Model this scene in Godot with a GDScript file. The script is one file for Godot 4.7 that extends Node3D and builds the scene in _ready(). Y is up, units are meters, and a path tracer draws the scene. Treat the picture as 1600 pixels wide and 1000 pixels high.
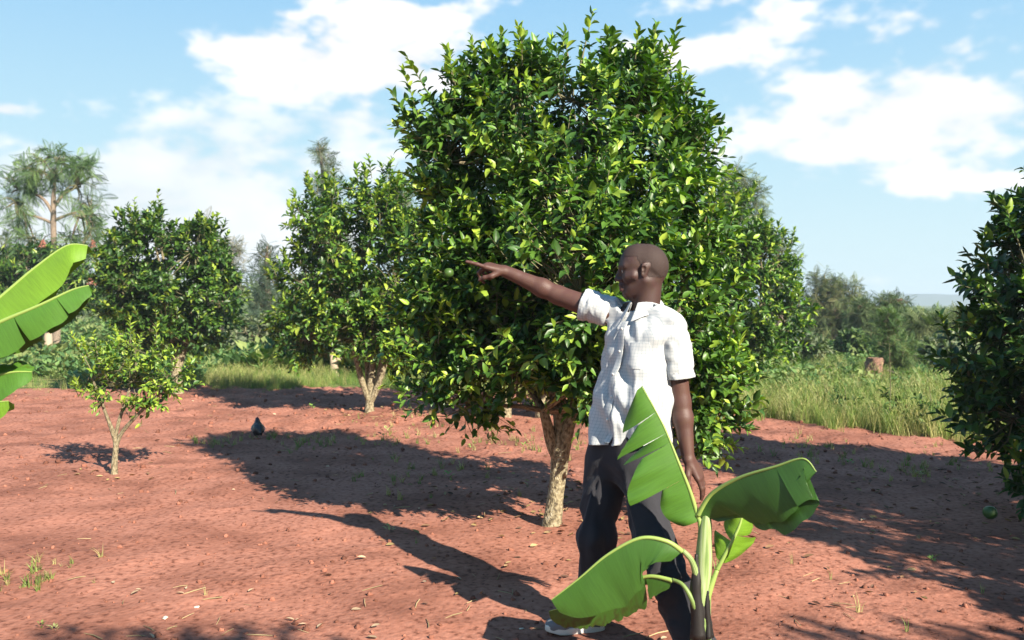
extends Node3D

# ---------------------------------------------------------------- camera numbers
const FOCAL := 1374.0            # focal length in pixels of the 1600 x 1000 photograph
const EYE := 1.45                # height of the camera
const HORIZON := 475.0
const SUN_DIR := Vector3(-0.52, -0.53, -0.67)   # the way the sunlight travels

var rng := RandomNumberGenerator.new()
var used := {}
var M := {}                      # materials
var leaf_a: ArrayMesh
var leaf_b: ArrayMesh

# ---------------------------------------------------------------- small helpers
func P(px: float, py: float, d: float) -> Vector3:
	# a place d metres in front of the camera's plane
	return Vector3((px - 800.0) / FOCAL * d, EYE + (HORIZON - py) / FOCAL * d, -d)

func G(px: float, py: float) -> Vector3:
	var d := EYE * FOCAL / (py - HORIZON)
	return Vector3((px - 800.0) / FOCAL * d, 0.0, -d)

func rnd(a: float, b: float) -> float:
	return rng.randf_range(a, b)

func rvec() -> Vector3:
	while true:
		var v := Vector3(rng.randf_range(-1, 1), rng.randf_range(-1, 1), rng.randf_range(-1, 1))
		var l := v.length()
		if l > 0.05 and l < 1.0:
			return v / l
	return Vector3.UP

func numbered(called: String) -> String:
	var n: int = used.get(called, 0)
	used[called] = n + 1
	return called if n == 0 else "%s_%03d" % [called, n]

func tag(o: Node, label := "", category := "", group := "", kind := "") -> void:
	if label: o.set_meta("label", label)
	if category: o.set_meta("category", category)
	if group: o.set_meta("group", group)
	if kind: o.set_meta("kind", kind)

func thing(called: String, label: String, category: String, at := Vector3.ZERO, group := "") -> Node3D:
	var o := Node3D.new()
	o.name = numbered(called)
	add_child(o, true)
	o.position = at
	tag(o, label, category, group)
	return o

func obj(called: String, mesh: Mesh, mat: Material, parent: Node = self, kind := "") -> MeshInstance3D:
	var o := MeshInstance3D.new()
	var k := 0
	var nm := called
	if parent == self:
		nm = numbered(called)
	else:
		var cnt: Dictionary = parent.get_meta("_n", {})
		k = cnt.get(called, 0)
		cnt[called] = k + 1
		parent.set_meta("_n", cnt)
		if k > 0: nm = "%s_%03d" % [called, k]
	o.name = nm
	o.mesh = mesh
	o.material_override = mat
	parent.add_child(o, true)
	if kind: o.set_meta("kind", kind)
	return o

func multi(called: String, mesh: Mesh, mat: Material, xf: Array[Transform3D], cols: PackedColorArray, parent: Node = self) -> MultiMeshInstance3D:
	var mm := MultiMesh.new()
	mm.transform_format = MultiMesh.TRANSFORM_3D
	mm.use_colors = true
	mm.mesh = mesh
	mm.instance_count = xf.size()
	for i in xf.size():
		mm.set_instance_transform(i, xf[i])
		mm.set_instance_color(i, cols[i])
	var o := MultiMeshInstance3D.new()
	o.multimesh = mm
	o.material_override = mat
	o.name = called if parent != self else numbered(called)
	o.set_meta("kind", "stuff")
	parent.add_child(o, true)
	return o

# a growing mesh with smooth normals
class MB:
	var v := PackedVector3Array()
	var uv := PackedVector2Array()
	var c := PackedColorArray()
	var ix := PackedInt32Array()
	var colored := false
	func vert(p: Vector3, u := Vector2.ZERO, col := Color.WHITE) -> int:
		v.append(p); uv.append(u); c.append(col)
		return v.size() - 1
	func tri(a: int, b: int, d: int) -> void:
		ix.append(a); ix.append(b); ix.append(d)
	func quad(a: int, b: int, d: int, e: int) -> void:
		tri(a, b, d); tri(a, d, e)
	func strip_grid(first: int, rows: int, cols: int) -> void:
		for r in rows - 1:
			for k in cols - 1:
				var a := first + r * cols + k
				quad(a, a + 1, a + cols + 1, a + cols)
	func tube(pts: Array, rad: Array, sides := 8, caps := true, wob := 0.0, nz: FastNoiseLite = null, col := Color.WHITE) -> void:
		var n := pts.size()
		var first := v.size()
		var t0: Vector3 = (pts[1] - pts[0]).normalized()
		var side := t0.cross(Vector3.UP if absf(t0.y) < 0.9 else Vector3.RIGHT).normalized()
		var run := 0.0
		for i in n:
			var t: Vector3
			if i == 0: t = (pts[1] - pts[0])
			elif i == n - 1: t = (pts[i] - pts[i - 1])
			else: t = (pts[i + 1] - pts[i - 1])
			t = t.normalized()
			side = (side - t * side.dot(t)).normalized()
			var up := t.cross(side)
			if i > 0: run += (pts[i] - pts[i - 1]).length()
			for k in sides + 1:
				var a := TAU * k / sides
				var dir := side * cos(a) + up * sin(a)
				var r: float = rad[i]
				if nz: r *= 1.0 + wob * nz.get_noise_3d(pts[i].x * 7.0 + dir.x * 1.3, pts[i].y * 2.5 + dir.y, pts[i].z * 7.0 + dir.z * 1.3)
				vert(pts[i] + dir * r, Vector2(float(k) / sides, run), col)
		for i in n - 1:
			for k in sides:
				var a := first + i * (sides + 1) + k
				quad(a, a + sides + 1, a + sides + 2, a + 1)
		if caps:
			for e in 2:
				var row := first + (n - 1 if e else 0) * (sides + 1)
				var m := vert(pts[n - 1 if e else 0], Vector2(0.5, run * e), col)
				for k in sides:
					if e: tri(m, row + k + 1, row + k)
					else: tri(m, row + k, row + k + 1)
	func normals() -> PackedVector3Array:
		var nn := PackedVector3Array()
		nn.resize(v.size())
		for i in range(0, ix.size(), 3):
			var a := v[ix[i]]
			var f := (v[ix[i + 2]] - a).cross(v[ix[i + 1]] - a)
			nn[ix[i]] += f; nn[ix[i + 1]] += f; nn[ix[i + 2]] += f
		for i in nn.size():
			nn[i] = nn[i].normalized() if nn[i].length_squared() > 1e-20 else Vector3.UP
		return nn
	func weld_normals(nn: PackedVector3Array) -> PackedVector3Array:
		# one normal for vertices that share a place (seams)
		var at := {}
		for i in v.size():
			var key := Vector3i((v[i] * 20000.0).round())
			at[key] = at.get(key, Vector3.ZERO) + nn[i]
		for i in v.size():
			var s: Vector3 = at[Vector3i((v[i] * 20000.0).round())]
			if s.length_squared() > 1e-12: nn[i] = s.normalized()
		return nn
	func flip() -> void:
		for i in range(0, ix.size(), 3):
			var t := ix[i + 1]; ix[i + 1] = ix[i + 2]; ix[i + 2] = t
	func commit(weld := false, given := PackedVector3Array()) -> ArrayMesh:
		var arr := []
		arr.resize(Mesh.ARRAY_MAX)
		arr[Mesh.ARRAY_VERTEX] = v
		var nn := given if given.size() == v.size() else normals()
		if weld: nn = weld_normals(nn)
		arr[Mesh.ARRAY_NORMAL] = nn
		arr[Mesh.ARRAY_TEX_UV] = uv
		if colored: arr[Mesh.ARRAY_COLOR] = c
		arr[Mesh.ARRAY_INDEX] = ix
		var m := ArrayMesh.new()
		m.add_surface_from_arrays(Mesh.PRIMITIVE_TRIANGLES, arr)
		return m

func lin(r: float, g: float, b: float) -> Color:
	return Color(r, g, b).linear_to_srgb()

func mat(r: float, g: float, b: float, rough := 0.8, spec := 0.5) -> StandardMaterial3D:
	var m := StandardMaterial3D.new()
	m.albedo_color = lin(r, g, b)
	m.roughness = rough
	m.metallic_specular = spec
	return m

func noise(sd: int, freq: float, oct := 3, type := FastNoiseLite.TYPE_SIMPLEX_SMOOTH) -> FastNoiseLite:
	var n := FastNoiseLite.new()
	n.seed = sd
	n.noise_type = type
	n.frequency = freq
	n.fractal_type = FastNoiseLite.FRACTAL_FBM
	n.fractal_octaves = oct
	return n

func ntex(n: FastNoiseLite, size: int, cols: Array = [], offs: Array = [], as_normal := false, strength := 4.0) -> NoiseTexture2D:
	var t := NoiseTexture2D.new()
	t.width = size; t.height = size
	t.seamless = true
	t.seamless_blend_skirt = 0.15
	t.noise = n
	t.generate_mipmaps = false
	if cols.size():
		var g := Gradient.new()
		g.offsets = PackedFloat32Array(offs)
		g.colors = PackedColorArray(cols)
		t.color_ramp = g
	if as_normal:
		t.as_normal_map = true
		t.bump_strength = strength
	return t

# ---------------------------------------------------------------- the build
func _ready() -> void:
	rng.seed = 20240
	var cam := Camera3D.new()
	cam.name = "camera"
	cam.projection = Camera3D.PROJECTION_PERSPECTIVE
	cam.fov = rad_to_deg(2.0 * atan(500.0 / FOCAL))
	cam.near = 0.05
	cam.far = 4000.0
	add_child(cam)
	cam.position = Vector3(0, EYE, 0)
	cam.rotation = Vector3(-atan((500.0 - HORIZON) / FOCAL), 0, 0)
	cam.current = true
	var lens := CameraAttributesPhysical.new()
	lens.frustum_focal_length = 12.0 / (500.0 / FOCAL)    # the same field of view as above
	lens.exposure_aperture = 4.0
	lens.frustum_focus_distance = 4.8
	cam.attributes = lens

	var we := WorldEnvironment.new()
	we.name = "environment"
	var env := Environment.new()
	env.background_mode = Environment.BG_SKY
	env.tonemap_mode = Environment.TONE_MAPPER_LINEAR
	env.tonemap_exposure = 2.45
	var sm := PanoramaSkyMaterial.new()
	sm.panorama = sky_panorama()
	var sky := Sky.new()
	sky.sky_material = sm
	env.sky = sky
	env.fog_enabled = true
	env.fog_density = 0.001
	env.fog_light_color = Color(0.86, 0.93, 1.0)
	env.sdfgi_enabled = true
	env.ssao_enabled = true
	env.ssil_enabled = true
	we.environment = env
	add_child(we)

	var sun := DirectionalLight3D.new()
	sun.name = "sun"
	sun.light_energy = 1.6
	sun.light_color = Color(1.0, 0.955, 0.88)
	sun.light_angular_distance = 0.5
	sun.shadow_enabled = true
	add_child(sun)
	sun.look_at_from_position(Vector3.ZERO, SUN_DIR, Vector3.UP)

	make_materials()
	leaf_a = leaf_mesh(0.52, 0.22, 0.12)
	leaf_b = leaf_mesh(0.46, 0.34, -0.06)
	ground()
	background()
	grass_fields()
	orchard()
	soil_litter()
	banana_in_front()
	banana_at_edge()
	man()
	hen()

# ---------------------------------------------------------------- sky
func sky_panorama() -> ImageTexture:
	var w := 3072
	var h := 1536
	var n1 := noise(5, 0.026, 6)
	var n2 := noise(9, 0.006, 3)
	var n3 := noise(15, 0.11, 4)
	# clouds in the photograph: centre (px, py), half sizes, strength, softness
	var list := [
		[230, 300, 330, 110, 1.1, 1.0], [420, 205, 200, 75, 0.7, 1.0], [560, 45, 230, 70, 0.95, 0.0], [600, 115, 150, 38, 0.85, 0.0], [375, 80, 75, 22, 0.8, 0.0],
		[1440, 90, 270, 130, 0.78, 0.25], [1250, 215, 190, 80, 0.7, 0.4], [1520, 200, 150, 70, 0.6, 0.4], [1060, 85, 85, 50, 0.75, 0.0], [1200, 40, 45, 60, 0.5, 0.3],
		[1500, 283, 105, 20, 0.8, 0.0], [1330, 415, 150, 36, 0.5, 1.0], [15, 172, 45, 18, 0.8, 0.0], [590, 190, 70, 26, 0.5, 0.5], [60, 360, 260, 80, 0.75, 1.0], [1110, 5, 40, 14, 0.6, 0.2],
		[300, 400, 300, 60, 0.8, 1.0]]
	var buf := PackedFloat32Array()
	buf.resize(w * h * 3)
	# clear air by height above the horizon, and the haze below it
	var air := Gradient.new()
	air.offsets = PackedFloat32Array([0.0, 0.06, 0.15, 0.30, 0.5, 1.0])
	air.colors = PackedColorArray([Color(0.31, 0.385, 0.40), Color(0.28, 0.37, 0.40), Color(0.22, 0.335, 0.40), Color(0.128, 0.255, 0.385), Color(0.07, 0.17, 0.30), Color(0.03, 0.10, 0.22)])
	for y in h:
		var el := (0.5 - (y + 0.5) / h) * PI
		var inrow := el > -0.02
		var clear := air.sample(clampf(el / 1.2, 0.0, 1.0))
		if el < -0.02: clear = Color(0.285, 0.365, 0.385).lerp(Color(0.12, 0.11, 0.09), clampf(-el * 2.5, 0.0, 1.0))
		for x in w:
			var o := (y * w + x) * 3
			if not inrow:
				buf[o] = clear.r; buf[o + 1] = clear.g; buf[o + 2] = clear.b
				continue
			var az := wrapf((x + 0.5) / w * TAU, -PI, PI)
			var ce := cos(el)
			# noise on a flattened dome, so that clouds thin towards the horizon
			var sx := sin(az) * ce
			var sz := cos(az) * ce
			var q := 300.0
			var f := n1.get_noise_3d(sx * q, el * q * 2.0, sz * q)
			var bias := -0.44 + 0.55 * n2.get_noise_3d(sx * q, el * q * 1.6, sz * q)
			var soft := 0.3
			if absf(az) < 0.75 and el < 0.55:
				# in front of the camera: the clouds of the photograph
				var tx := tan(az)
				var px := 800.0 + tx * FOCAL
				var py := HORIZON - tan(el) / cos(az) * FOCAL
				var inside := clampf((0.75 - absf(az)) * 8.0, 0.0, 1.0) * clampf((0.55 - el) * 8.0, 0.0, 1.0)
				var b2 := -0.42
				for cl: Array in list:
					var dx: float = (px - cl[0]) / cl[2]
					var dy: float = (py - cl[1]) / cl[3]
					var d := dx * dx + dy * dy
					if d < 3.0:
						var g := exp(-d * 0.9)
						b2 += g * cl[4] * 0.92
						soft = lerpf(soft, cl[5], g)
				bias = lerpf(bias, b2, inside)
			var fine := n3.get_noise_3d(sx * q, el * q * 2.0, sz * q)
			var val := bias + f * 0.95 + fine * 0.30
			var width := lerpf(0.42, 0.8, clampf(soft, 0.0, 1.0))
			var a := clampf((val + 0.02) / width, 0.0, 1.0)
			a = a * a * (3.0 - 2.0 * a)
			a *= lerpf(1.0, 0.72, clampf(soft, 0.0, 1.0)) * clampf((el + 0.02) * 30.0, 0.0, 1.0)
			var body := 0.44 + 0.10 * f
			buf[o] = lerpf(clear.r, body, a)
			buf[o + 1] = lerpf(clear.g, body * 1.0, a)
			buf[o + 2] = lerpf(clear.b, body * 1.01, a)
	var im := Image.create_from_data(w, h, false, Image.FORMAT_RGBF, buf.to_byte_array())
	return ImageTexture.create_from_image(im)

# ---------------------------------------------------------------- materials
func make_materials() -> void:
	# leaves take their colour from vertex or copy colours
	for k in [["leaf", 0.42, 0.5], ["matt_leaf", 0.6, 0.4], ["grass", 0.55, 0.4]]:
		var m := StandardMaterial3D.new()
		m.resource_name = k[0]
		m.vertex_color_use_as_albedo = true
		m.roughness = k[1]
		m.metallic_specular = k[2]
		m.cull_mode = BaseMaterial3D.CULL_DISABLED
		m.backlight_enabled = true
		m.backlight = Color(0.62, 0.72, 0.22)
		M[k[0]] = m
	# bark
	var bark := StandardMaterial3D.new()
	bark.resource_name = "bark"
	var bn := noise(3, 0.02, 4)
	bark.albedo_texture = ntex(bn, 512, [lin(0.07, 0.055, 0.035), lin(0.20, 0.165, 0.095), lin(0.29, 0.245, 0.15), lin(0.40, 0.37, 0.27)], [0.1, 0.42, 0.6, 0.92])
	bark.uv1_scale = Vector3(1.0, 2.2, 1)
	bark.roughness = 0.85
	bark.heightmap_enabled = true
	bark.heightmap_texture = ntex(noise(31, 0.035, 4), 512)
	bark.heightmap_scale = 0.7
	M.bark = bark
	M.twig = mat(0.14, 0.13, 0.065, 0.75)
	M.pale_bark = mat(0.42, 0.33, 0.24, 0.85)
	M.red_bark = bark_like(0.23, 0.125, 0.085, 41)
	M.grey_bark = bark_like(0.16, 0.12, 0.09, 42)
	# soil
	var soil := StandardMaterial3D.new()
	soil.resource_name = "soil"
	soil.albedo_texture = ntex(noise(11, 0.022, 6), 1024, [lin(0.17, 0.068, 0.047), lin(0.34, 0.148, 0.103), lin(0.375, 0.166, 0.117), lin(0.44, 0.208, 0.15)], [0.14, 0.36, 0.6, 0.95])
	soil.uv1_scale = Vector3(0.8, 0.8, 1)
	soil.roughness = 0.95
	soil.metallic_specular = 0.2
	soil.detail_enabled = true
	soil.detail_blend_mode = BaseMaterial3D.BLEND_MODE_MUL
	soil.detail_uv_layer = BaseMaterial3D.DETAIL_UV_2
	soil.detail_albedo = ntex(noise(12, 0.012, 5), 512, [lin(0.66, 0.63, 0.62), lin(0.86, 0.84, 0.83), lin(1, 1, 1)], [0.2, 0.45, 0.7])
	soil.uv2_scale = Vector3(0.16, 0.23, 1)
	soil.heightmap_enabled = true
	soil.heightmap_texture = ntex(noise(13, 0.03, 6), 1024)
	soil.heightmap_scale = 0.4
	M.soil = soil
	var clod := mat(0.33, 0.148, 0.107, 0.95, 0.2)
	clod.vertex_color_use_as_albedo = true
	clod.albedo_color = Color.WHITE
	M.clod = clod
	# green ground beyond the plot
	var land := StandardMaterial3D.new()
	land.resource_name = "land"
	land.albedo_texture = ntex(noise(14, 0.03, 5), 512, [lin(0.06, 0.09, 0.025), lin(0.11, 0.16, 0.045), lin(0.2, 0.2, 0.08), lin(0.24, 0.15, 0.09)], [0.2, 0.5, 0.68, 0.95])
	land.uv1_scale = Vector3(0.2, 0.2, 1)
	land.roughness = 0.95
	land.metallic_specular = 0.1
	M.land = land
	M.straw = mat(0.42, 0.33, 0.2, 0.8)

func bark_like(r: float, g: float, b: float, sd: int) -> StandardMaterial3D:
	var m := StandardMaterial3D.new()
	m.albedo_texture = ntex(noise(sd, 0.03, 4), 256, [lin(r * 0.45, g * 0.45, b * 0.45), lin(r, g, b), lin(r * 1.35, g * 1.35, b * 1.35)], [0.2, 0.55, 0.9])
	m.uv1_scale = Vector3(2, 3, 1)
	m.roughness = 0.9
	return m

# ---------------------------------------------------------------- ground
var relief := noise(70, 1.1, 4)
var clodn := noise(71, 4.5, 3)
var lumps := noise(72, 0.22, 2)

func edge_depth(x: float) -> float:
	# how far from the camera the bare soil reaches at that x
	var pts := [[-40, 13.5], [-12, 14.2], [-7.5, 14.9], [-5.6, 15.4], [-2.2, 14.8], [0.0, 14.4], [1.9, 12.9], [3.0, 11.6], [4.0, 10.2], [4.9, 9.4], [7.0, 8.8], [12, 8.4], [40, 8.0]]
	for i in pts.size() - 1:
		if x <= pts[i + 1][0]:
			return lerpf(pts[i][1], pts[i + 1][1], clampf((x - pts[i][0]) / (pts[i + 1][0] - pts[i][0]), 0, 1))
	return 8.0

func soil_height(x: float, z: float) -> float:
	var d := -z
	var till := clampf((d - 6.0) / 4.0, 0.0, 1.0) * (0.6 + 0.4 * lumps.get_noise_2d(x + 40, z))
	var h := relief.get_noise_2d(x, z) * (0.020 + 0.035 * till)
	var c := clodn.get_noise_2d(x, z)
	h += maxf(c - 0.08, 0.0) * (0.016 + 0.06 * till)
	return h

func ground() -> void:
	# one wide sheet to the horizon
	var mb := MB.new()
	var rings := [0.0, 5.0, 12.0, 20.0, 30.0, 45.0, 70.0, 110.0, 180.0, 300.0, 600.0, 1400.0]
	for r: float in rings:
		for k in 49:
			var a := TAU * k / 48
			var p := Vector3(cos(a) * r, -0.09, sin(a) * r - 10.0)
			mb.vert(p, Vector2(p.x, p.z))
	mb.strip_grid(0, rings.size(), 49)
	if mb.normals()[60].y < 0: mb.flip()
	var g := obj("ground", mb.commit(), M.land, self)
	tag(g, "", "", "", "structure")
	# the hoed soil of the orchard
	mb = MB.new()
	var uv2 := PackedVector2Array()
	var xs := PackedFloat32Array()
	var zs := PackedFloat32Array()
	var x := -26.0
	while x < 26.0:
		xs.append(x)
		var ax := absf(x)
		x += 0.05 if ax < 3.2 else (0.09 if ax < 8.0 else 0.5)
	xs.append(26.0)
	var d := -14.0
	while d < 18.5:
		zs.append(-d)
		d += 1.0 if d < 1.0 else (0.3 if d < 2.5 else (0.035 if d < 5.5 else (0.06 if d < 9 else 0.11)))
	var nx := xs.size()
	for zi in zs.size():
		for xi in nx:
			var px := xs[xi]
			var pz := zs[zi]
			var h := soil_height(px, pz)
			var over := -pz - edge_depth(px) - relief.get_noise_2d(px * 0.8 + 9.0, pz) * 0.8
			if over > 0.0: h -= over * 0.12
			h -= clampf((absf(px) - 22.0) * 0.1, 0.0, 0.4)
			mb.vert(Vector3(px, h, pz), Vector2(px, pz))
			uv2.append(Vector2(px, pz))
	mb.strip_grid(0, zs.size(), nx)
	if mb.normals()[nx * 4 + 5].y < 0: mb.flip()
	var arr := []
	arr.resize(Mesh.ARRAY_MAX)
	arr[Mesh.ARRAY_VERTEX] = mb.v
	arr[Mesh.ARRAY_NORMAL] = mb.normals()
	arr[Mesh.ARRAY_TEX_UV] = mb.uv
	arr[Mesh.ARRAY_TEX_UV2] = uv2
	arr[Mesh.ARRAY_INDEX] = mb.ix
	var am := ArrayMesh.new()
	am.add_surface_from_arrays(Mesh.PRIMITIVE_TRIANGLES, arr)
	var s := obj("soil_field", am, M.soil, self)
	tag(s, "", "", "", "structure")
	# a low far ridge on the right
	mb = MB.new()
	var hn := noise(21, 0.004, 4)
	for r in 4:
		for k in 81:
			var px := -500.0 + k * 16.0
			var prof: float = 11.0 * exp(-pow((px - 470.0) / 190.0, 2)) + 5.0 * exp(-pow((px + 250.0) / 200.0, 2)) + 2.0 + 3.0 * hn.get_noise_1d(px * 3.0)
			mb.vert(Vector3(px, [-0.5, prof * 0.6, prof, -0.5][r], [-950.0, -985.0, -1020.0, -1100.0][r]), Vector2(px * 0.1, r))
	mb.strip_grid(0, 4, 81)
	if mb.normals()[100].y < 0: mb.flip()
	var hl := obj("hills", mb.commit(), mat(0.07, 0.10, 0.05, 0.95, 0.1), self)
	tag(hl, "", "", "", "structure")

# ---------------------------------------------------------------- plants: pieces
func leaf_mesh(wide: float, fold: float, curl: float, col := Color.WHITE, colored := false) -> ArrayMesh:
	# one metre long along +Y, face to +Z, folded along the midrib
	var mb := MB.new()
	mb.colored = colored
	var t := [0.0, 0.16, 0.42, 0.74, 1.0]
	var w := [0.05, 0.72, 1.0, 0.66, 0.0]
	for i in 5:
		var hw: float = w[i] * wide * 0.5
		var z: float = -curl * pow(t[i] * 2.0 - 0.7, 2)
		mb.vert(Vector3(-hw, t[i], z + hw * fold * 2.0), Vector2(0, t[i]), col)
		mb.vert(Vector3(0, t[i], z), Vector2(0.5, t[i]), col)
		mb.vert(Vector3(hw, t[i], z + hw * fold * 2.0), Vector2(1, t[i]), col)
	for i in 4:
		for k in 2:
			var a := i * 3 + k
			if i == 3:
				mb.tri(a, a + 1, 13)
			else:
				mb.quad(a, a + 1, a + 4, a + 3)
	if mb.normals()[4].z < 0: mb.flip()
	return mb.commit()

func leaf_basis(dir: Vector3, face: Vector3, size: float) -> Basis:
	var y := dir.normalized()
	var z := face - y * face.dot(y)
	if z.length_squared() < 1e-5: z = y.cross(Vector3.RIGHT)
	z = z.normalized()
	return Basis(y.cross(z) * size, y * size, z * size)

class Crown:
	var a: Array[Transform3D] = []
	var ca := PackedColorArray()
	var b: Array[Transform3D] = []
	var cb := PackedColorArray()

var tints := PackedColorArray()      # another palette, for trees that are not citrus
func citrus_tint(young: float, tone: float) -> Color:
	var r := rng.randf()
	var c: Color
	if tints.size(): c = tints[rng.randi() % tints.size()]
	elif r < young: c = Color(0.29, 0.37, 0.045).lerp(Color(0.17, 0.28, 0.03), rng.randf())
	elif r < young + 0.3: c = Color(0.082, 0.17, 0.022)
	else: c = Color(0.036, 0.088, 0.016)
	var k := rnd(0.8, 1.2) * tone
	return Color(c.r * k, c.g * k, c.b * k)

func shoot(cr: Crown, base: Vector3, dir: Vector3, length: float, n: int, size: float, young: float, tone: float, bend := 0.25, spread := 1.0) -> Vector3:
	# a twig with leaves in a spiral; returns its tip
	var side := dir.cross(Vector3.UP if absf(dir.y) < 0.9 else Vector3.RIGHT).normalized()
	var up := dir.cross(side)
	var ang := rng.randf() * TAU
	var p := base
	for i in n:
		var t := float(i) / maxf(n - 1, 1)
		p = base + dir * length * t + Vector3.DOWN * bend * length * t * t * (0.5 if dir.y > 0.3 else 1.0)
		ang += 2.4 + rnd(-0.4, 0.4)
		var rad := side * cos(ang) + up * sin(ang)
		var open := lerpf(1.25, 0.55, t) * spread
		var ld := (dir * (1.0 - open * 0.45) + rad * open + rvec() * 0.25 + Vector3.DOWN * 0.18).normalized()
		var face := (dir * 0.5 + Vector3.UP * 0.75 + rvec() * 0.45)
		var s := size * rnd(0.65, 1.2) * (1.0 if t < 0.85 else 0.75)
		var xf := Transform3D(leaf_basis(ld, face, s), p)
		var col := citrus_tint(young * (0.35 + 1.3 * t), tone)
		if rng.randf() < 0.5:
			cr.a.append(xf); cr.ca.append(col)
		else:
			cr.b.append(xf); cr.cb.append(col)
	return p

# blobs: [centre, radii]; stems: [[points], [radii]]; extra: [from, to, leaves]
func citrus(called: String, label: String, base: Vector3, blobs: Array, stems: Array, o: Dictionary) -> Node3D:
	rng.seed = o.get("seed", 1)
	tints = o.get("tints", PackedColorArray())
	var root := thing(called, label, o.get("category", "tree"), base, o.get("group", ""))
	var cn := noise(o.get("seed", 1) + 500, o.get("clump", 2.0), 2)
	var size: float = o.get("leaf", 0.085)
	var tone: float = o.get("tone", 1.0)
	var young: float = o.get("young", 0.16)
	var trunk := MB.new()
	var bn := noise(o.get("seed", 1) + 7, 1.0, 3)
	var tips: Array[Vector3] = []
	for st: Array in stems:
		trunk.tube(st[0], st[1], o.get("sides", 12), true, 0.28, bn)
		tips.append(st[0][st[0].size() - 1])
	obj("trunk", trunk.commit(true), o.get("bark", M.bark), root)
	# limbs to anchors in each blob
	var limbs := MB.new()
	var anchors: Array[Vector3] = []
	for bl: Array in blobs:
		var c: Vector3 = bl[0]
		var r: Vector3 = bl[1]
		for k in o.get("anchors", 5):
			var a := c + rvec() * r * rnd(0.2, 0.62)
			var from := tips[0]
			for tp in tips:
				if tp.distance_to(a) < from.distance_to(a): from = tp
			if anchors.size() and k > 1:
				for an in anchors:
					if an.distance_to(a) < from.distance_to(a) and an.y < a.y + 0.15: from = an
			var mid := from.lerp(a, 0.5) + rvec() * 0.06 + Vector3.UP * 0.05
			var r0 = clampf(0.028 * from.distance_to(a) + 0.008, 0.009, 0.03) * o.get("limb", 1.0)
			limbs.tube([from, mid, a], [r0, r0 * 0.75, r0 * 0.45], 5, false)
			anchors.append(a)
	obj("limbs", limbs.commit(), o.get("bark", M.bark), root, "stuff")
	# shoots
	var cr := Crown.new()
	var twigs := MB.new()
	var area := PackedFloat32Array()
	var total := 0.0
	for bl: Array in blobs:
		var r: Vector3 = bl[1]
		total += pow(r.x * r.y * r.z, 2.0 / 3.0) * (bl[2] if bl.size() > 2 else 1.0)
		area.append(total)
	var done := 0
	var tries := 0
	var want: int = o.get("shoots", 600)
	while done < want and tries < want * 12:
		tries += 1
		var pick := rng.randf() * total
		var bi := 0
		while area[bi] < pick: bi += 1
		var c: Vector3 = blobs[bi][0]
		var r: Vector3 = blobs[bi][1]
		var u := rvec()
		var s := rnd(0.8, 1.0) if rng.randf() < o.get("shell", 0.7) else rnd(0.35, 0.8)
		var p := c + u * r * s
		if p.y < 0.12: continue
		var deep := false
		for k in blobs.size():
			if k != bi and ((p - blobs[k][0]) / blobs[k][1]).length() < 0.7 and rng.randf() < 0.75:
				deep = true
		if deep: continue
		if cn.get_noise_3d(p.x, p.y, p.z) < o.get("gap", -0.08): continue
		var out := (u / r).normalized()
		var axis := Vector3(p.x, 0, p.z) * 0.3
		var dir = (out * 0.75 + axis + Vector3.UP * o.get("rise", 0.55) + rvec() * 0.45).normalized()
		var ln = rnd(0.14, 0.34) * o.get("shoot_len", 1.0)
		var b = p - dir * ln * 0.6
		var near := anchors[0]
		for an in anchors:
			if an.distance_squared_to(b) < near.distance_squared_to(b): near = an
		var yg := young * (1.5 if rng.randf() < 0.3 else 0.6)
		var tip := shoot(cr, b, dir, ln, int(rnd(9, 16) * o.get("density", 1.0)), size, yg, tone)
		var tr := size * 0.035
		twigs.tube([near, near.lerp(b, 0.6) + rvec() * 0.04, b, tip], [tr * 1.8, tr * 1.4, tr, tr * 0.5], 3, false)
		done += 1
	for e: Array in o.get("extra", []):
		var dir2: Vector3 = (e[1] - e[0])
		var ln2 := dir2.length()
		var tip2 := shoot(cr, e[0], dir2 / ln2, ln2, int(e[2] * 1.7), size * 0.95, e[3] if e.size() > 3 else 0.5, tone, 0.02, 0.8)
		twigs.tube([e[0] - dir2 * 0.5, e[0], tip2], [0.006, 0.005, 0.002], 4, false)
	var spikes := 0
	tries = 0
	while spikes < o.get("spikes", 0) and tries < 2000:
		tries += 1
		var bi := rng.randi() % blobs.size()
		var u := rvec()
		if u.y < 0.25: continue
		var p: Vector3 = blobs[bi][0] + u * blobs[bi][1] * 0.95
		var hid := false
		for k in blobs.size():
			if k != bi and ((p - blobs[k][0]) / blobs[k][1]).length() < 0.93: hid = true
		if hid: continue
		var dir := (Vector3.UP * 1.1 + u * 0.55 + rvec() * 0.2).normalized()
		var ln: float = rnd(0.1, 0.27) * o.get("spike_len", 1.0)
		var tip := shoot(cr, p, dir, ln, int(8 + ln * 26), size * 0.92, young * 2.2, tone, 0.0, 0.7)
		twigs.tube([p - dir * 0.05, p, tip], [size * 0.05, size * 0.045, size * 0.02], 4, false)
		spikes += 1
	obj("twigs", twigs.commit(), M.twig, root, "stuff")
	# the leaves that show largest are parts, the rest one mass
	var parts: int = o.get("parts", 0)
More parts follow.
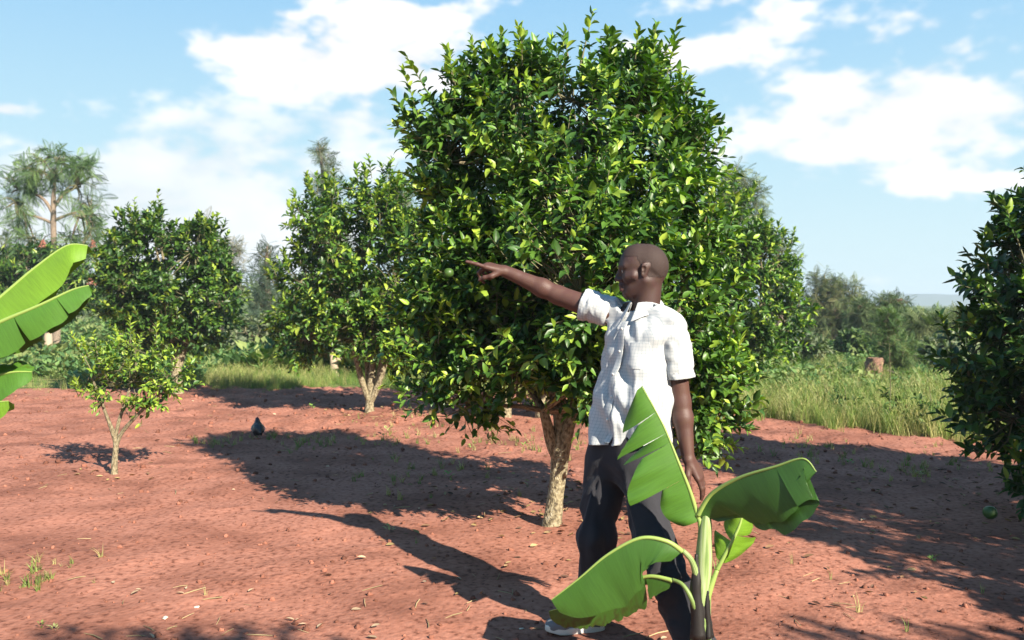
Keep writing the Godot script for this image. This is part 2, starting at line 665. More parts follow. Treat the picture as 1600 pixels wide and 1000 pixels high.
	if parts > 0:
		var order := []
		for i in cr.a.size():
			var w := base + cr.a[i].origin
			var px := 800.0 + w.x / -w.z * FOCAL
			var py := HORIZON + (EYE - w.y) / -w.z * FOCAL
			if px < 0 or px > 1598 or py < 5 or py > 995: continue
			if px > 890 and px < 1085 and py > 370: continue
			order.append([-w.z, i])
		order.sort_custom(func(q, z): return q[0] < z[0])
		var tones := [Color(0.036, 0.088, 0.016), Color(0.075, 0.155, 0.022), Color(0.16, 0.24, 0.032)]
		var kinds: Array[ArrayMesh] = []
		for tc: Color in tones: kinds.append(leaf_mesh(0.52, 0.22, 0.12, Color(tc.r * tone, tc.g * tone, tc.b * tone), true))
		var gone := {}
		for k in mini(parts, order.size()):
			var i: int = order[k][1]
			gone[i] = true
			var g := cr.ca[i].g / tone
			var lf := obj("leaf", kinds[0 if g < 0.11 else (1 if g < 0.19 else 2)], M.leaf, root)
			lf.transform = cr.a[i]
		var xa: Array[Transform3D] = []
		var xc := PackedColorArray()
		for i in cr.a.size():
			if not gone.has(i):
				xa.append(cr.a[i]); xc.append(cr.ca[i])
		cr.a = xa
		cr.ca = xc
	multi("foliage", o.get("mesh_a", leaf_a), o.get("mat", M.leaf), cr.a, cr.ca, root)
	multi("foliage_001", o.get("mesh_b", leaf_b), o.get("mat", M.leaf), cr.b, cr.cb, root)
	# green fruit
	for k in o.get("fruit", 0):
		var bl: Array = blobs[rng.randi() % blobs.size()]
		var u := rvec()
		u.z = absf(u.z)
		u.y = -absf(u.y) * 0.6
		var p: Vector3 = bl[0] + u.normalized() * bl[1] * 0.97
		fruit(root, p, rnd(0.026, 0.034))
	return root

var fruit_mesh: ArrayMesh
func fruit(root: Node3D, p: Vector3, r: float) -> void:
	if fruit_mesh == null:
		var mb := MB.new()
		for i in 11:
			var t := PI * i / 10
			for k in 13:
				var a := TAU * k / 12
				mb.vert(Vector3(sin(t) * cos(a), cos(t) * 0.96 - 0.1 * exp(-pow(t * 4.0, 2)), sin(t) * sin(a)), Vector2(k / 12.0, i / 10.0))
		mb.strip_grid(0, 11, 13)
		if mb.normals()[5 * 13].dot(mb.v[5 * 13]) < 0: mb.flip()
		fruit_mesh = mb.commit(true)
		M.fruit = mat(0.05, 0.105, 0.02, 0.45)
	var f := obj("fruit", fruit_mesh, M.fruit, root)
	f.position = p
	f.scale = Vector3.ONE * r

# a blob given in the photograph's pixels, seen at depth d, dz metres nearer or farther
func blob(base: Vector3, px: float, py: float, rx: float, ry: float, d: float, dz := 0.0, rz := 0.0, weight := 1.0) -> Array:
	var k := d / FOCAL
	var c := P(px, py, d) - base + Vector3(0, 0, dz)
	return [c, Vector3(rx * k, ry * k, (rz if rz > 0 else (rx + ry) * 0.5) * k), weight]

func stem(base: Vector3, list: Array, d: float, radii: Array, dz: Array = []) -> Array:
	var pts := []
	for i in list.size():
		pts.append(P(list[i].x, list[i].y, d) - base + Vector3(0, 0, dz[i] if i < dz.size() else 0.0))
	return [smooth_path(pts, 4), smooth_vals(radii, 4)]

func smooth_path(pts: Array, n: int) -> Array:
	var out := []
	for i in pts.size() - 1:
		var p0: Vector3 = pts[maxi(i - 1, 0)]
		var p1: Vector3 = pts[i]
		var p2: Vector3 = pts[i + 1]
		var p3: Vector3 = pts[mini(i + 2, pts.size() - 1)]
		for k in n:
			var t := float(k) / n
			out.append(p1.cubic_interpolate(p2, p0, p3, t))
	out.append(pts[pts.size() - 1])
	return out

func smooth_vals(vals: Array, n: int) -> Array:
	var out := []
	for i in vals.size() - 1:
		for k in n:
			out.append(lerpf(vals[i], vals[i + 1], smoothstep(0.0, 1.0, float(k) / n)))
	out.append(vals[vals.size() - 1])
	return out

# ---------------------------------------------------------------- the orchard
func orchard() -> void:
	# the large tree behind the man
	var b := G(862, 822)
	var d := -b.z
	var blobs := [
		blob(b, 885, 260, 225, 185, d), blob(b, 885, 420, 235, 190, d), blob(b, 735, 430, 105, 150, d, 0.1), blob(b, 1045, 470, 115, 170, d, 0.1), blob(b, 700, 545, 85, 85, d, 0.2, 0.0, 0.75),
		blob(b, 1095, 610, 70, 95, d, 0.1), blob(b, 745, 630, 45, 30, d, 0.1), blob(b, 800, 545, 110, 75, d, 0.35, 0.0, 0.6), blob(b, 925, 572, 85, 68, d, 0.5, 0.0, 0.9), blob(b, 790, 155, 105, 70, d),
		blob(b, 950, 150, 110, 75, d), blob(b, 1060, 255, 60, 85, d), blob(b, 690, 215, 55, 90, d), blob(b, 900, 430, 170, 150, d, 0.6), blob(b, 800, 530, 150, 60, d, -0.6, 0.0, 0.5), blob(b, 1000, 560, 150, 70, d, -0.6, 0.0, 0.7)]
	var stems := [
		stem(b, [Vector2(862, 836), Vector2(864, 812), Vector2(869, 770), Vector2(875, 700), Vector2(872, 640), Vector2(850, 560), Vector2(820, 450)], d, [0.078, 0.064, 0.054, 0.052, 0.040, 0.030, 0.02], [0, 0, 0, 0, 0, 0.05, 0.1]),
		stem(b, [Vector2(874, 745), Vector2(882, 690), Vector2(896, 640), Vector2(920, 560), Vector2(950, 430)], d, [0.05, 0.045, 0.04, 0.032, 0.02], [0, 0.02, 0.03, 0.0, -0.1]),
		stem(b, [Vector2(872, 720), Vector2(862, 690), Vector2(853, 655), Vector2(849, 640)], d, [0.045, 0.036, 0.032, 0.03], [0, 0.02, 0.05, 0.06]),
		stem(b, [Vector2(873, 690), Vector2(880, 600), Vector2(890, 450), Vector2(888, 300)], d, [0.035, 0.034, 0.028, 0.018], [-0.02, -0.12, -0.1, 0])]
	var k := d / FOCAL
	var ex := []
	for e: Array in [[912, 80, 928, 12, 9], [1020, 130, 1055, 42, 12], [680, 165, 638, 95, 12], [815, 95, 808, 42, 8], [855, 90, 862, 58, 8], [742, 110, 738, 62, 9], [705, 130, 700, 88, 8], [950, 90, 958, 52, 8], [1000, 110, 1005, 75, 8],
			[1090, 210, 1108, 165, 9], [1105, 245, 1140, 205, 8], [660, 230, 636, 205, 8], [655, 300, 640, 275, 7], [1100, 300, 1135, 265, 8], [885, 80, 880, 48, 7], [1065, 165, 1072, 130, 8]]:
		ex.append([P(e[0], e[1], d) - b, P(e[2], e[3], d) - b + Vector3(0, 0, rnd(-0.1, 0.1)), e[4]])
	var main := citrus("orange_tree", "large bushy orange tree with forked pale trunk right behind the pointing man", b, blobs, stems,
		{"seed": 101, "shoots": 2900, "tone": 1.25, "leaf": 0.082, "extra": ex, "parts": 300, "fruit": 14, "anchors": 4, "young": 0.2, "spikes": 48, "group": "orange trees of the orchard"})
	# the cut stub on the trunk
	var mb := MB.new()
	mb.tube([P(849, 641, d) - b + Vector3(0, 0, 0.06), P(848.6, 638.5, d) - b + Vector3(0, 0.0, 0.062)], [0.029, 0.027], 12)
	obj("cut_stub", mb.commit(), mat(0.42, 0.3, 0.18, 0.8), main)

	# five stemmed tree left of it
	b = G(577, 646); d = -b.z
	blobs = [blob(b, 560, 400, 95, 130, d), blob(b, 500, 470, 80, 90, d, 0.1), blob(b, 610, 470, 60, 95, d, 0.1), blob(b, 585, 330, 60, 65, d), blob(b, 500, 360, 45, 70, d), blob(b, 470, 520, 45, 45, d, 0.15), blob(b, 570, 508, 85, 46, d, 0.25), blob(b, 650, 420, 60, 120, d), blob(b, 640, 530, 60, 60, d, -0.3)]
	stems = [stem(b, [Vector2(577, 652), Vector2(577, 635), Vector2(579, 612), Vector2(582, 560), Vector2(585, 480)], d, [0.075, 0.062, 0.058, 0.042, 0.028])]
	for s: Array in [[556, 552, 545, 470, 0.05], [571, 560, 560, 430, -0.1], [597, 560, 612, 460, 0.0], [604, 562, 628, 480, 0.1]]:
		stems.append(stem(b, [Vector2(578, 628), Vector2(lerpf(579, s[0], 0.5), 600), Vector2(s[0], s[1]), Vector2(s[2], s[3])], d, [0.05, 0.042, 0.036, 0.02], [0, s[4] * 0.5, s[4], s[4]]))
	ex = []
	for e: Array in [[490, 320, 482, 270, 9], [575, 300, 572, 264, 9], [520, 330, 515, 290, 9], [455, 420, 440, 392, 7], [605, 300, 612, 278, 7], [545, 320, 548, 292, 7]]:
		ex.append([P(e[0], e[1], d) - b, P(e[2], e[3], d) - b, e[4]])
	var second := citrus("orange_tree", "orange tree on five fanned pale stems, standing left of the large tree", b, blobs, stems, {"seed": 102, "shoots": 1050, "leaf": 0.102, "extra": ex, "tone": 1.15, "young": 0.26, "spikes": 60, "group": "orange trees of the orchard"})

	# round tree at the left, behind the small one
	b = G(278, 616); d = -b.z
	blobs = [blob(b, 265, 430, 100, 95, d), blob(b, 200, 440, 55, 75, d), blob(b, 330, 470, 50, 70, d), blob(b, 270, 510, 90, 45, d, 0.2), blob(b, 240, 380, 60, 45, d), blob(b, 310, 400, 50, 50, d)]
	stems = [stem(b, [Vector2(278, 622), Vector2(277, 600), Vector2(274, 560), Vector2(268, 480)], d, [0.1, 0.08, 0.075, 0.04]), stem(b, [Vector2(276, 580), Vector2(286, 550), Vector2(300, 480)], d, [0.05, 0.05, 0.03])]
	ex = []
	for e: Array in [[252, 370, 248, 297, 14], [215, 370, 211, 312, 12], [292, 385, 297, 345, 8], [240, 370, 232, 340, 8], [185, 390, 170, 360, 7]]:
		ex.append([P(e[0], e[1], d) - b, P(e[2], e[3], d) - b, e[4]])
	citrus("orange_tree", "round dark orange tree with two tall top shoots behind the small sparse tree", b, blobs, stems, {"seed": 103, "shoots": 900, "leaf": 0.115, "extra": ex, "tone": 1.0, "young": 0.14, "spikes": 45, "group": "orange trees of the orchard"})

	# small yellowish tree
	b = G(177, 741); d = -b.z
	blobs = [blob(b, 195, 590, 55, 45, d, 0, 60), blob(b, 150, 575, 30, 45, d), blob(b, 268, 588, 44, 30, d), blob(b, 215, 555, 62, 28, d), blob(b, 180, 612, 35, 22, d), blob(b, 138, 618, 22, 13, d), blob(b, 225, 622, 38, 20, d)]
	stems = [stem(b, [Vector2(177, 747), Vector2(177, 728), Vector2(179, 705), Vector2(178, 685), Vector2(166, 640), Vector2(150, 585)], d, [0.032, 0.026, 0.023, 0.021, 0.014, 0.008], [0, 0, 0, 0, 0.05, 0.1]),
		stem(b, [Vector2(179, 700), Vector2(190, 675), Vector2(225, 640), Vector2(265, 600)], d, [0.02, 0.017, 0.013, 0.007], [0, 0, 0.05, 0]),
		stem(b, [Vector2(178, 690), Vector2(184, 660), Vector2(195, 610), Vector2(205, 560)], d, [0.017, 0.014, 0.011, 0.006], [0, 0, -0.08, -0.12])]
	ex = []
	for e: Array in [[132, 560, 112, 522, 9], [205, 545, 190, 520, 7], [285, 580, 312, 560, 8], [150, 545, 146, 520, 7]]:
		ex.append([P(e[0], e[1], d) - b, P(e[2], e[3], d) - b, e[4]])
	citrus("small_citrus_tree", "small sparse citrus tree with yellowish leaves alone on the bare red soil", b, blobs, stems,
		{"seed": 104, "shoots": 125, "leaf": 0.064, "extra": ex, "tone": 1.3, "young": 0.6, "spikes": 14, "spike_len": 0.7, "anchors": 3, "limb": 0.45, "shoot_len": 0.7, "density": 0.8, "shell": 0.6, "gap": -0.12, "parts": 250})

	# right of the man, farther back
	b = G(1163, 622); d = -b.z
	blobs = [blob(b, 1160, 450, 85, 90, d), blob(b, 1110, 360, 75, 90, d), blob(b, 1190, 400, 55, 45, d), blob(b, 1225, 500, 50, 55, d), blob(b, 1130, 530, 85, 55, d, 0.2), blob(b, 1070, 450, 90, 110, d), blob(b, 1215, 420, 35, 35, d)]
	stems = [stem(b, [Vector2(1163, 630), Vector2(1162, 610), Vector2(1160, 580), Vector2(1150, 480)], d, [0.085, 0.068, 0.065, 0.04]), stem(b, [Vector2(1160, 590), Vector2(1172, 560), Vector2(1190, 470)], d, [0.05, 0.045, 0.03])]
	ex = []
	for e: Array in [[1190, 380, 1205, 345, 8], [1235, 415, 1252, 400, 7], [1120, 280, 1128, 255, 7]]:
		ex.append([P(e[0], e[1], d) - b, P(e[2], e[3], d) - b, e[4]])
	citrus("orange_tree", "orange tree rising from the grass just right of the man's back", b, blobs, stems, {"seed": 105, "shoots": 1050, "leaf": 0.108, "extra": ex, "tone": 1.2, "young": 0.25, "spikes": 40, "group": "orange trees of the orchard"})

	# hidden behind the large tree
	b = G(850, 652); d = -b.z
	blobs = [blob(b, 850, 430, 130, 150, d), blob(b, 790, 520, 90, 80, d), blob(b, 920, 520, 90, 90, d), blob(b, 860, 600, 40, 40, d)]
	stems = [stem(b, [Vector2(850, 660), Vector2(848, 640), Vector2(845, 600), Vector2(840, 500)], d, [0.11, 0.09, 0.08, 0.05]), stem(b, [Vector2(790, 662), Vector2(790, 640), Vector2(800, 610), Vector2(830, 540)], d, [0.09, 0.075, 0.06, 0.05])]
	citrus("orange_tree", "shaded orange tree with dark trunk glimpsed under the large tree's crown", b, blobs, stems, {"seed": 106, "shoots": 650, "leaf": 0.1, "group": "orange trees of the orchard"})

	# dark tree at the right edge of the picture
	b = P(1780, 0, 6.1); b.y = 0; d = 6.1
	blobs = [blob(b, 1770, 420, 230, 190, d), blob(b, 1640, 560, 150, 130, d, 0.2), blob(b, 1600, 450, 90, 110, d), blob(b, 1575, 640, 90, 75, d, 0.1), blob(b, 1680, 340, 110, 90, d), blob(b, 1900, 500, 170, 200, d), blob(b, 1700, 640, 140, 80, d, 0.5), blob(b, 1800, 250, 140, 100, d), blob(b, 1575, 745, 25, 18, d, 0.35), blob(b, 1540, 560, 55, 80, d, 0.0)]
	stems = [stem(b, [Vector2(1780, 820), Vector2(1778, 780), Vector2(1772, 700), Vector2(1765, 560), Vector2(1750, 400)], d, [0.1, 0.08, 0.072, 0.05, 0.03]), stem(b, [Vector2(1775, 720), Vector2(1740, 660), Vector2(1660, 560)], d, [0.05, 0.042, 0.025]), stem(b, [Vector2(1770, 690), Vector2(1700, 690), Vector2(1620, 720), Vector2(1585, 745)], d, [0.04, 0.03, 0.016, 0.008], [0, 0.2, 0.35, 0.35])]
	ex = []
	for e: Array in [[1600, 350, 1578, 290, 13], [1550, 380, 1528, 318, 12], [1580, 740, 1560, 785, 7], [1600, 735, 1592, 770, 6], [1520, 470, 1497, 440, 7], [1560, 740, 1545, 745, 5]]:
		ex.append([P(e[0], e[1], d) - b + Vector3(0, 0, 0.3), P(e[2], e[3], d) - b + Vector3(0, 0, 0.3), e[4], 0.1])
	var dark := citrus("orange_tree", "dark shaded orange tree whose low branch with a green orange reaches in at the right", b, blobs, stems, {"seed": 107, "shoots": 1300, "leaf": 0.105, "extra": ex, "parts": 300, "young": 0.12, "spikes": 30, "group": "orange trees of the orchard"})
	fruit(dark, P(1550, 802, d - 0.3) - b, 0.046)

	# farther citrus with a V trunk
	b = G(523, 584); d = -b.z
	blobs = [blob(b, 520, 470, 70, 70, d), blob(b, 480, 490, 45, 45, d), blob(b, 560, 490, 50, 50, d)]
	stems = [stem(b, [Vector2(523, 590), Vector2(522, 575), Vector2(518, 548), Vector2(512, 500)], d, [0.09, 0.08, 0.06, 0.04]), stem(b, [Vector2(523, 575), Vector2(532, 552), Vector2(545, 500)], d, [0.06, 0.055, 0.04])]
	citrus("distant_citrus_tree", "distant citrus tree with pale V shaped trunk seen left of the five stemmed tree", b, blobs, stems, {"seed": 108, "shoots": 260, "leaf": 0.14, "bark": M.pale_bark})

	# trees out of the frame whose shadows lie on the soil
	var at := [Vector3(5.0, 0, -2.75), Vector3(5.0, 0, 1.1), Vector3(1.75, 0, 1.3), Vector3(5.6, 0, -4.4)]
	var says := ["orange tree out of frame whose wide shadow lies right of the banana plant", "orange tree behind the camera that shades the soil at the lower right", "orange tree behind the camera that shades the middle of the lower edge", "orange tree out of frame that keeps the dark right border tree in shade"]
	for i in 4:
		b = at[i]
		blobs = [[Vector3(0, 1.75, 0), Vector3(1.25, 1.0, 1.25)], [Vector3(0.1, 2.45, 0), Vector3(0.95, 0.75, 0.95)], [Vector3(-0.5, 1.2, 0.2), Vector3(0.9, 0.6, 0.9)], [Vector3(0.5, 1.1, -0.1), Vector3(0.9, 0.55, 0.9)]]
		var sc: float = [1.0, 1.15, 1.2, 1.1][i]
		for bl: Array in blobs:
			bl[0] *= sc; bl[1] *= sc
		stems = [[[Vector3(0, -0.05, 0), Vector3(0.02, 0.3, 0), Vector3(-0.02, 0.7, 0.02), Vector3(0.02, 1.5, 0)], [0.1, 0.08, 0.07, 0.04]]]
		citrus("orange_tree", says[i], b, blobs, stems, {"seed": 120 + i, "shoots": 750, "leaf": 0.11, "group": "orange trees of the orchard"})

# ---------------------------------------------------------------- far plants
func spray_mesh(pairs: int, wide: float, droop: float, fat: float) -> ArrayMesh:
	# a feathery frond one metre long along +Y
	var mb := MB.new()
	for i in pairs:
		var t := (i + 0.6) / pairs
		var z := -droop * t * t
		var ln := wide * sin(PI * clampf(t * 0.85 + 0.12, 0, 1))
		for s: float in [-1.0, 1.0]:
			var a := Vector3(0, t, z)
			var tip := Vector3(s * ln, t + ln * 0.55, z - ln * 0.25)
			var w := Vector3(-s * 0.3, 1, 0).normalized() * fat
			var m := a.lerp(tip, 0.45)
			var k := mb.vert(a)
			mb.vert(m + w); mb.vert(tip); mb.vert(m - w)
			if s > 0: mb.quad(k, k + 1, k + 2, k + 3)
			else: mb.quad(k, k + 3, k + 2, k + 1)
	return mb.commit()

func rosette_mesh(n: int, sd: int) -> ArrayMesh:
	# a low leafy clump about one metre across
	rng.seed = sd
	var mb := MB.new()
	for i in n:
		var a := i * 2.4
		var out := Vector3(cos(a), rnd(0.3, 1.6), sin(a)).normalized()
		var p := Vector3(cos(a), 0, sin(a)) * rnd(0, 0.22) + Vector3.UP * rnd(0.05, 0.55)
		var ln := rnd(0.2, 0.38)
		var b := leaf_basis(out, Vector3.UP + rvec() * 0.5, ln)
		var pts := [Vector3.ZERO, Vector3(-0.24, 0.4, 0.03), Vector3(0, 0.45, -0.05), Vector3(0.24, 0.4, 0.03), Vector3(0, 1, -0.2)]
		var k := mb.v.size()
		for q: Vector3 in pts: mb.vert(p + b * q)
		mb.tri(k, k + 1, k + 2); mb.tri(k, k + 2, k + 3); mb.tri(k + 1, k + 4, k + 2); mb.tri(k + 2, k + 4, k + 3)
	return mb.commit()

func tuft_mesh(n: int, sd: int, wide: float, seedy: bool) -> ArrayMesh:
	# grass blades one metre tall
	rng.seed = sd
	var mb := MB.new()
	for i in n:
		var a := rng.randf() * TAU
		var lean := rnd(0.08, 0.5)
		var h := rnd(0.55, 1.0)
		var o := Vector3(rnd(-0.12, 0.12), 0, rnd(-0.12, 0.12))
		var dir := Vector3(cos(a), 0, sin(a))
		var sd2 := Vector3(-sin(a + 0.7), 0, cos(a + 0.7)) * wide
		var k := mb.v.size()
		var stalk := seedy and i % 2 == 0
		for j in 4:
			var t := j / 3.0
			var p := o + dir * lean * h * t * t + Vector3.UP * h * t * (1.0 - 0.22 * lean * t)
			var w := (1.0 - t * 0.9) * (0.5 if stalk else 1.0)
			mb.vert(p - sd2 * w); mb.vert(p + sd2 * w)
		for j in 3: mb.quad(k + j * 2, k + j * 2 + 1, k + j * 2 + 3, k + j * 2 + 2)
		if stalk:
			# a loose seed head
			for q in 7:
				var t := 0.74 + q * 0.045
				var p := o + dir * lean * h * t * t + Vector3.UP * h * t * (1.0 - 0.22 * lean * t)
				var e := p + rvec() * 0.07 + Vector3.UP * 0.05
				var f := mb.v.size()
				mb.vert(p); mb.vert(e + sd2 * 0.8); mb.vert(e - sd2 * 0.8)
				mb.tri(f, f + 1, f + 2)
	return mb.commit()

func far_tree(called: String, label: String, gx: float, gy: float, list: Array, stem_px: Array, o: Dictionary) -> Node3D:
	var b := G(gx, gy)
	var d := -b.z
	var blobs := []
	for l: Array in list: blobs.append(blob(b, l[0], l[1], l[2], l[3], d))
	var stems := []
	for st: Array in stem_px:
		var pts: Array = []
		for q in range(0, st[0].size(), 2): pts.append(Vector2(st[0][q], st[0][q + 1]))
		stems.append(stem(b, pts, d, st[1]))
	o["sides"] = 8
	return citrus(called, label, b, blobs, stems, o)

func background() -> void:
	var spray := spray_mesh(9, 0.24, 0.25, 0.03)
	var plume := spray_mesh(15, 0.26, 0.5, 0.019)
	var grey := PackedColorArray([Color(0.11, 0.145, 0.08), Color(0.15, 0.19, 0.11), Color(0.2, 0.225, 0.13), Color(0.12, 0.17, 0.065)])
	var fresh := PackedColorArray([Color(0.075, 0.14, 0.045), Color(0.12, 0.19, 0.06), Color(0.05, 0.10, 0.03), Color(0.16, 0.22, 0.07)])
	var feather := {"mesh_a": spray, "mesh_b": spray, "mat": M.matt_leaf, "tints": grey, "bark": M.grey_bark, "rise": 0.35, "shell": 0.55}
	# tall open tree at far left
	var o := feather.duplicate()
	o.merge({"seed": 201, "mesh_a": plume, "mesh_b": plume, "leaf": 0.5, "shoots": 230, "density": 0.5, "rise": -0.15, "bark": bark_like(0.25, 0.19, 0.14, 43), "tints": PackedColorArray([Color(0.10, 0.18, 0.055), Color(0.15, 0.23, 0.075), Color(0.06, 0.12, 0.04)]), "shell": 0.85, "anchors": 3, "limb": 1.3, "gap": -0.25}, true)
	far_tree("feathery_tree", "tall open feathery tree with pinkish trunk at far left", 88, 549,
		[[85, 262, 52, 24], [34, 310, 22, 50], [130, 310, 24, 60], [60, 385, 45, 26], [118, 390, 35, 28], [60, 275, 30, 24], [85, 250, 40, 14], [145, 365, 18, 35]],
		[[[88, 556, 88, 520, 87, 440, 85, 370, 85, 320, 87, 288], [0.15, 0.12, 0.10, 0.085, 0.075, 0.04]], [[85, 335, 70, 312, 48, 300], [0.06, 0.05, 0.03]], [[85, 325, 105, 300, 128, 292], [0.06, 0.05, 0.03]], [[85, 345, 110, 335, 128, 330], [0.05, 0.04, 0.02]], [[85, 350, 62, 340, 40, 335], [0.05, 0.04, 0.02]]], o)
	# bushy mango below it, with red flower heads
	var mango := far_tree("mango_tree", "bushy dark green tree with reddish flower heads behind the banana leaves", 75, 566,
		[[60, 425, 65, 45], [115, 440, 40, 50], [20, 430, 40, 40], [80, 470, 70, 25]],
		[[[75, 572, 75, 540, 74, 500, 70, 450], [0.12, 0.10, 0.09, 0.06]]],
		{"seed": 202, "leaf": 0.2, "shoots": 420, "tone": 0.95, "young": 0.1, "rise": 0.2, "bark": M.pale_bark, "mesh_a": leaf_mesh(0.26, 0.2, 0.16), "mesh_b": leaf_mesh(0.3, 0.15, 0.1)})
	var md := -mango.position.z
	for q: Array in [[146, 388, 0.30], [143, 438, 0.2], [68, 378, 0.16]]:
		var mb := MB.new()
		rng.seed = 900 + int(q[0])
		for i in 70:
			var h := rng.randf()
			var p = Vector3(rnd(-0.5, 0.5) * (1.1 - h), h, rnd(-0.5, 0.5) * (1.1 - h)) * q[2]
			var e = p + rvec() * 0.045
			var k := mb.vert(p); mb.vert(e); mb.vert(p + rvec() * 0.04)
			mb.tri(k, k + 1, k + 2)
		var fl := obj("flower_head", mb.commit(), mat(0.34, 0.13, 0.09, 0.8), mango, "stuff")
		fl.position = P(q[0], q[1] + 8, md - 0.9) - mango.position
	var mine := func(sd: int, n: int, lf: float, extra := {}) -> Dictionary:
		var e := feather.duplicate()
		e.merge({"seed": sd, "shoots": n, "leaf": lf, "density": 0.55, "anchors": 3}, true)
		e.merge(extra, true)
		return e
	far_tree("silky_oak_tree", "pale grey green tree at the left border under the feathery tree", 2, 540, [[2, 400, 22, 35], [-10, 440, 30, 40]], [[[0, 545, 0, 500, 2, 420], [0.12, 0.1, 0.05]]], mine.call(203, 90, 0.5))
	far_tree("silky_oak_tree", "pale tree with cream flowers behind the round orange tree's right side", 345, 540, [[345, 400, 26, 40], [365, 420, 16, 40], [322, 350, 8, 20], [340, 450, 40, 50], [375, 390, 7, 16]], [[[345, 545, 345, 480, 342, 380], [0.12, 0.1, 0.04]]],
		mine.call(204, 150, 0.42, {"tints": PackedColorArray([Color(0.12, 0.14, 0.09), Color(0.22, 0.21, 0.15), Color(0.3, 0.27, 0.2), Color(0.09, 0.12, 0.07)])}))
	far_tree("silky_oak_tree", "cone shaped grey green tree in the gap left of the five stemmed tree", 420, 545, [[418, 400, 10, 24], [416, 440, 22, 35], [418, 490, 34, 40]], [[[420, 550, 420, 480, 418, 385], [0.12, 0.1, 0.03]]], mine.call(205, 150, 0.45, {"tints": PackedColorArray([Color(0.07, 0.11, 0.07), Color(0.1, 0.14, 0.09), Color(0.055, 0.09, 0.055)])}))
	far_tree("silky_oak_tree", "tall pale grey tree whose top shows above the five stemmed tree", 508, 548, [[500, 238, 12, 20], [508, 270, 20, 34], [512, 320, 26, 45], [515, 380, 30, 50]], [[[508, 553, 510, 450, 510, 330, 500, 235], [0.16, 0.13, 0.08, 0.02]]],
		mine.call(206, 170, 0.42, {"tints": PackedColorArray([Color(0.17, 0.2, 0.14), Color(0.22, 0.25, 0.17), Color(0.1, 0.14, 0.09)])}))
	far_tree("silky_oak_tree", "grey green tree top between the five stemmed tree and the large tree", 620, 548, [[622, 300, 18, 26], [630, 350, 28, 50]], [[[620, 553, 620, 450, 622, 300], [0.15, 0.12, 0.03]]], mine.call(207, 110, 0.42))
	far_tree("silky_oak_tree", "hazy grey green tree rising right behind the large tree's shoulder", 1140, 548, [[1150, 275, 22, 20], [1130, 310, 34, 40], [1172, 300, 20, 22], [1180, 340, 18, 24], [1150, 370, 40, 50]], [[[1140, 553, 1140, 460, 1145, 350, 1150, 275], [0.2, 0.16, 0.1, 0.03]]], mine.call(208, 190, 0.45))
	far_tree("silky_oak_tree", "small grey tree top poking out beside the crown right of the man", 1218, 545, [[1208, 372, 14, 14], [1226, 400, 16, 20], [1215, 440, 24, 35]], [[[1218, 550, 1218, 470, 1212, 375], [0.15, 0.12, 0.03]]], mine.call(209, 80, 0.45))
	far_tree("acacia_tree", "broad olive green tree with dark thin trunk in the right distance", 1304, 538, [[1288, 445, 22, 24], [1310, 470, 40, 36], [1330, 490, 28, 30], [1270, 480, 26, 35], [1300, 505, 38, 18]], [[[1304, 544, 1304, 520, 1302, 450], [0.15, 0.12, 0.06]], [[1304, 515, 1320, 480, 1330, 460], [0.08, 0.06, 0.03]], [[1304, 510, 1285, 480, 1275, 460], [0.08, 0.06, 0.03]]],
		mine.call(210, 330, 0.4, {"tints": PackedColorArray([Color(0.09, 0.125, 0.05), Color(0.13, 0.16, 0.06), Color(0.06, 0.09, 0.045), Color(0.17, 0.17, 0.07)])}))
	far_tree("acacia_tree", "flat topped spreading tree on a forked reddish trunk behind the stump", 1355, 551, [[1370, 480, 32, 14], [1345, 490, 26, 18], [1395, 470, 28, 7], [1360, 505, 34, 12]], [[[1354, 556, 1355, 535, 1358, 515, 1360, 500], [0.14, 0.11, 0.1, 0.07]], [[1358, 512, 1348, 495, 1340, 480], [0.06, 0.05, 0.03]], [[1359, 508, 1375, 485, 1410, 468], [0.06, 0.05, 0.02]]],
		mine.call(211, 190, 0.34, {"rise": 0.2, "bark": M.red_bark, "tints": PackedColorArray([Color(0.1, 0.15, 0.06), Color(0.14, 0.19, 0.08), Color(0.07, 0.1, 0.05)])}))
	far_tree("broad_bush_tree", "round olive tree with drooping leaves beside the dark tree at right", 1458, 556, [[1455, 515, 34, 20], [1480, 510, 30, 22], [1435, 510, 22, 20], [1510, 520, 40, 30]], [[[1458, 560, 1458, 545, 1456, 515], [0.14, 0.12, 0.06]]], mine.call(212, 260, 0.45, {"rise": -0.1, "tints": PackedColorArray([Color(0.13, 0.17, 0.06), Color(0.18, 0.21, 0.09), Color(0.08, 0.11, 0.045)])}))
	far_tree("wispy_sapling", "wispy bright green sapling on a thin stem right of the stump", 1392, 585, [[1390, 530, 24, 34], [1405, 550, 28, 26], [1385, 500, 14, 18], [1400, 570, 24, 14]], [[[1392, 590, 1391, 550, 1388, 490], [0.035, 0.028, 0.012]]], mine.call(213, 150, 0.26, {"tints": fresh, "limb": 0.4, "gap": -0.5}))
	# more bushes of the middle distance
	var n := 0
	for q: Array in [[400, 556, 44, 44, "leafy bush in the weeds under the cone shaped tree"], [455, 552, 36, 36, "leafy bush just right of the cone shaped tree"], [1255, 566, 30, 30, "leafy bush right of the crown behind the man"], [1335, 556, 24, 26, "small bush left of the forked reddish trunk"], [1440, 570, 26, 22, "small bush right of the wispy sapling"],
			[20, 560, 40, 46, "leafy bush behind the banana leaves at the left border"], [1480, 575, 40, 34, "leafy bush touching the dark tree at right"], [240, 556, 40, 30, "bush in the weeds behind the round orange tree"], [600, 556, 50, 60, "bush between the five stemmed tree and the large tree"]]:
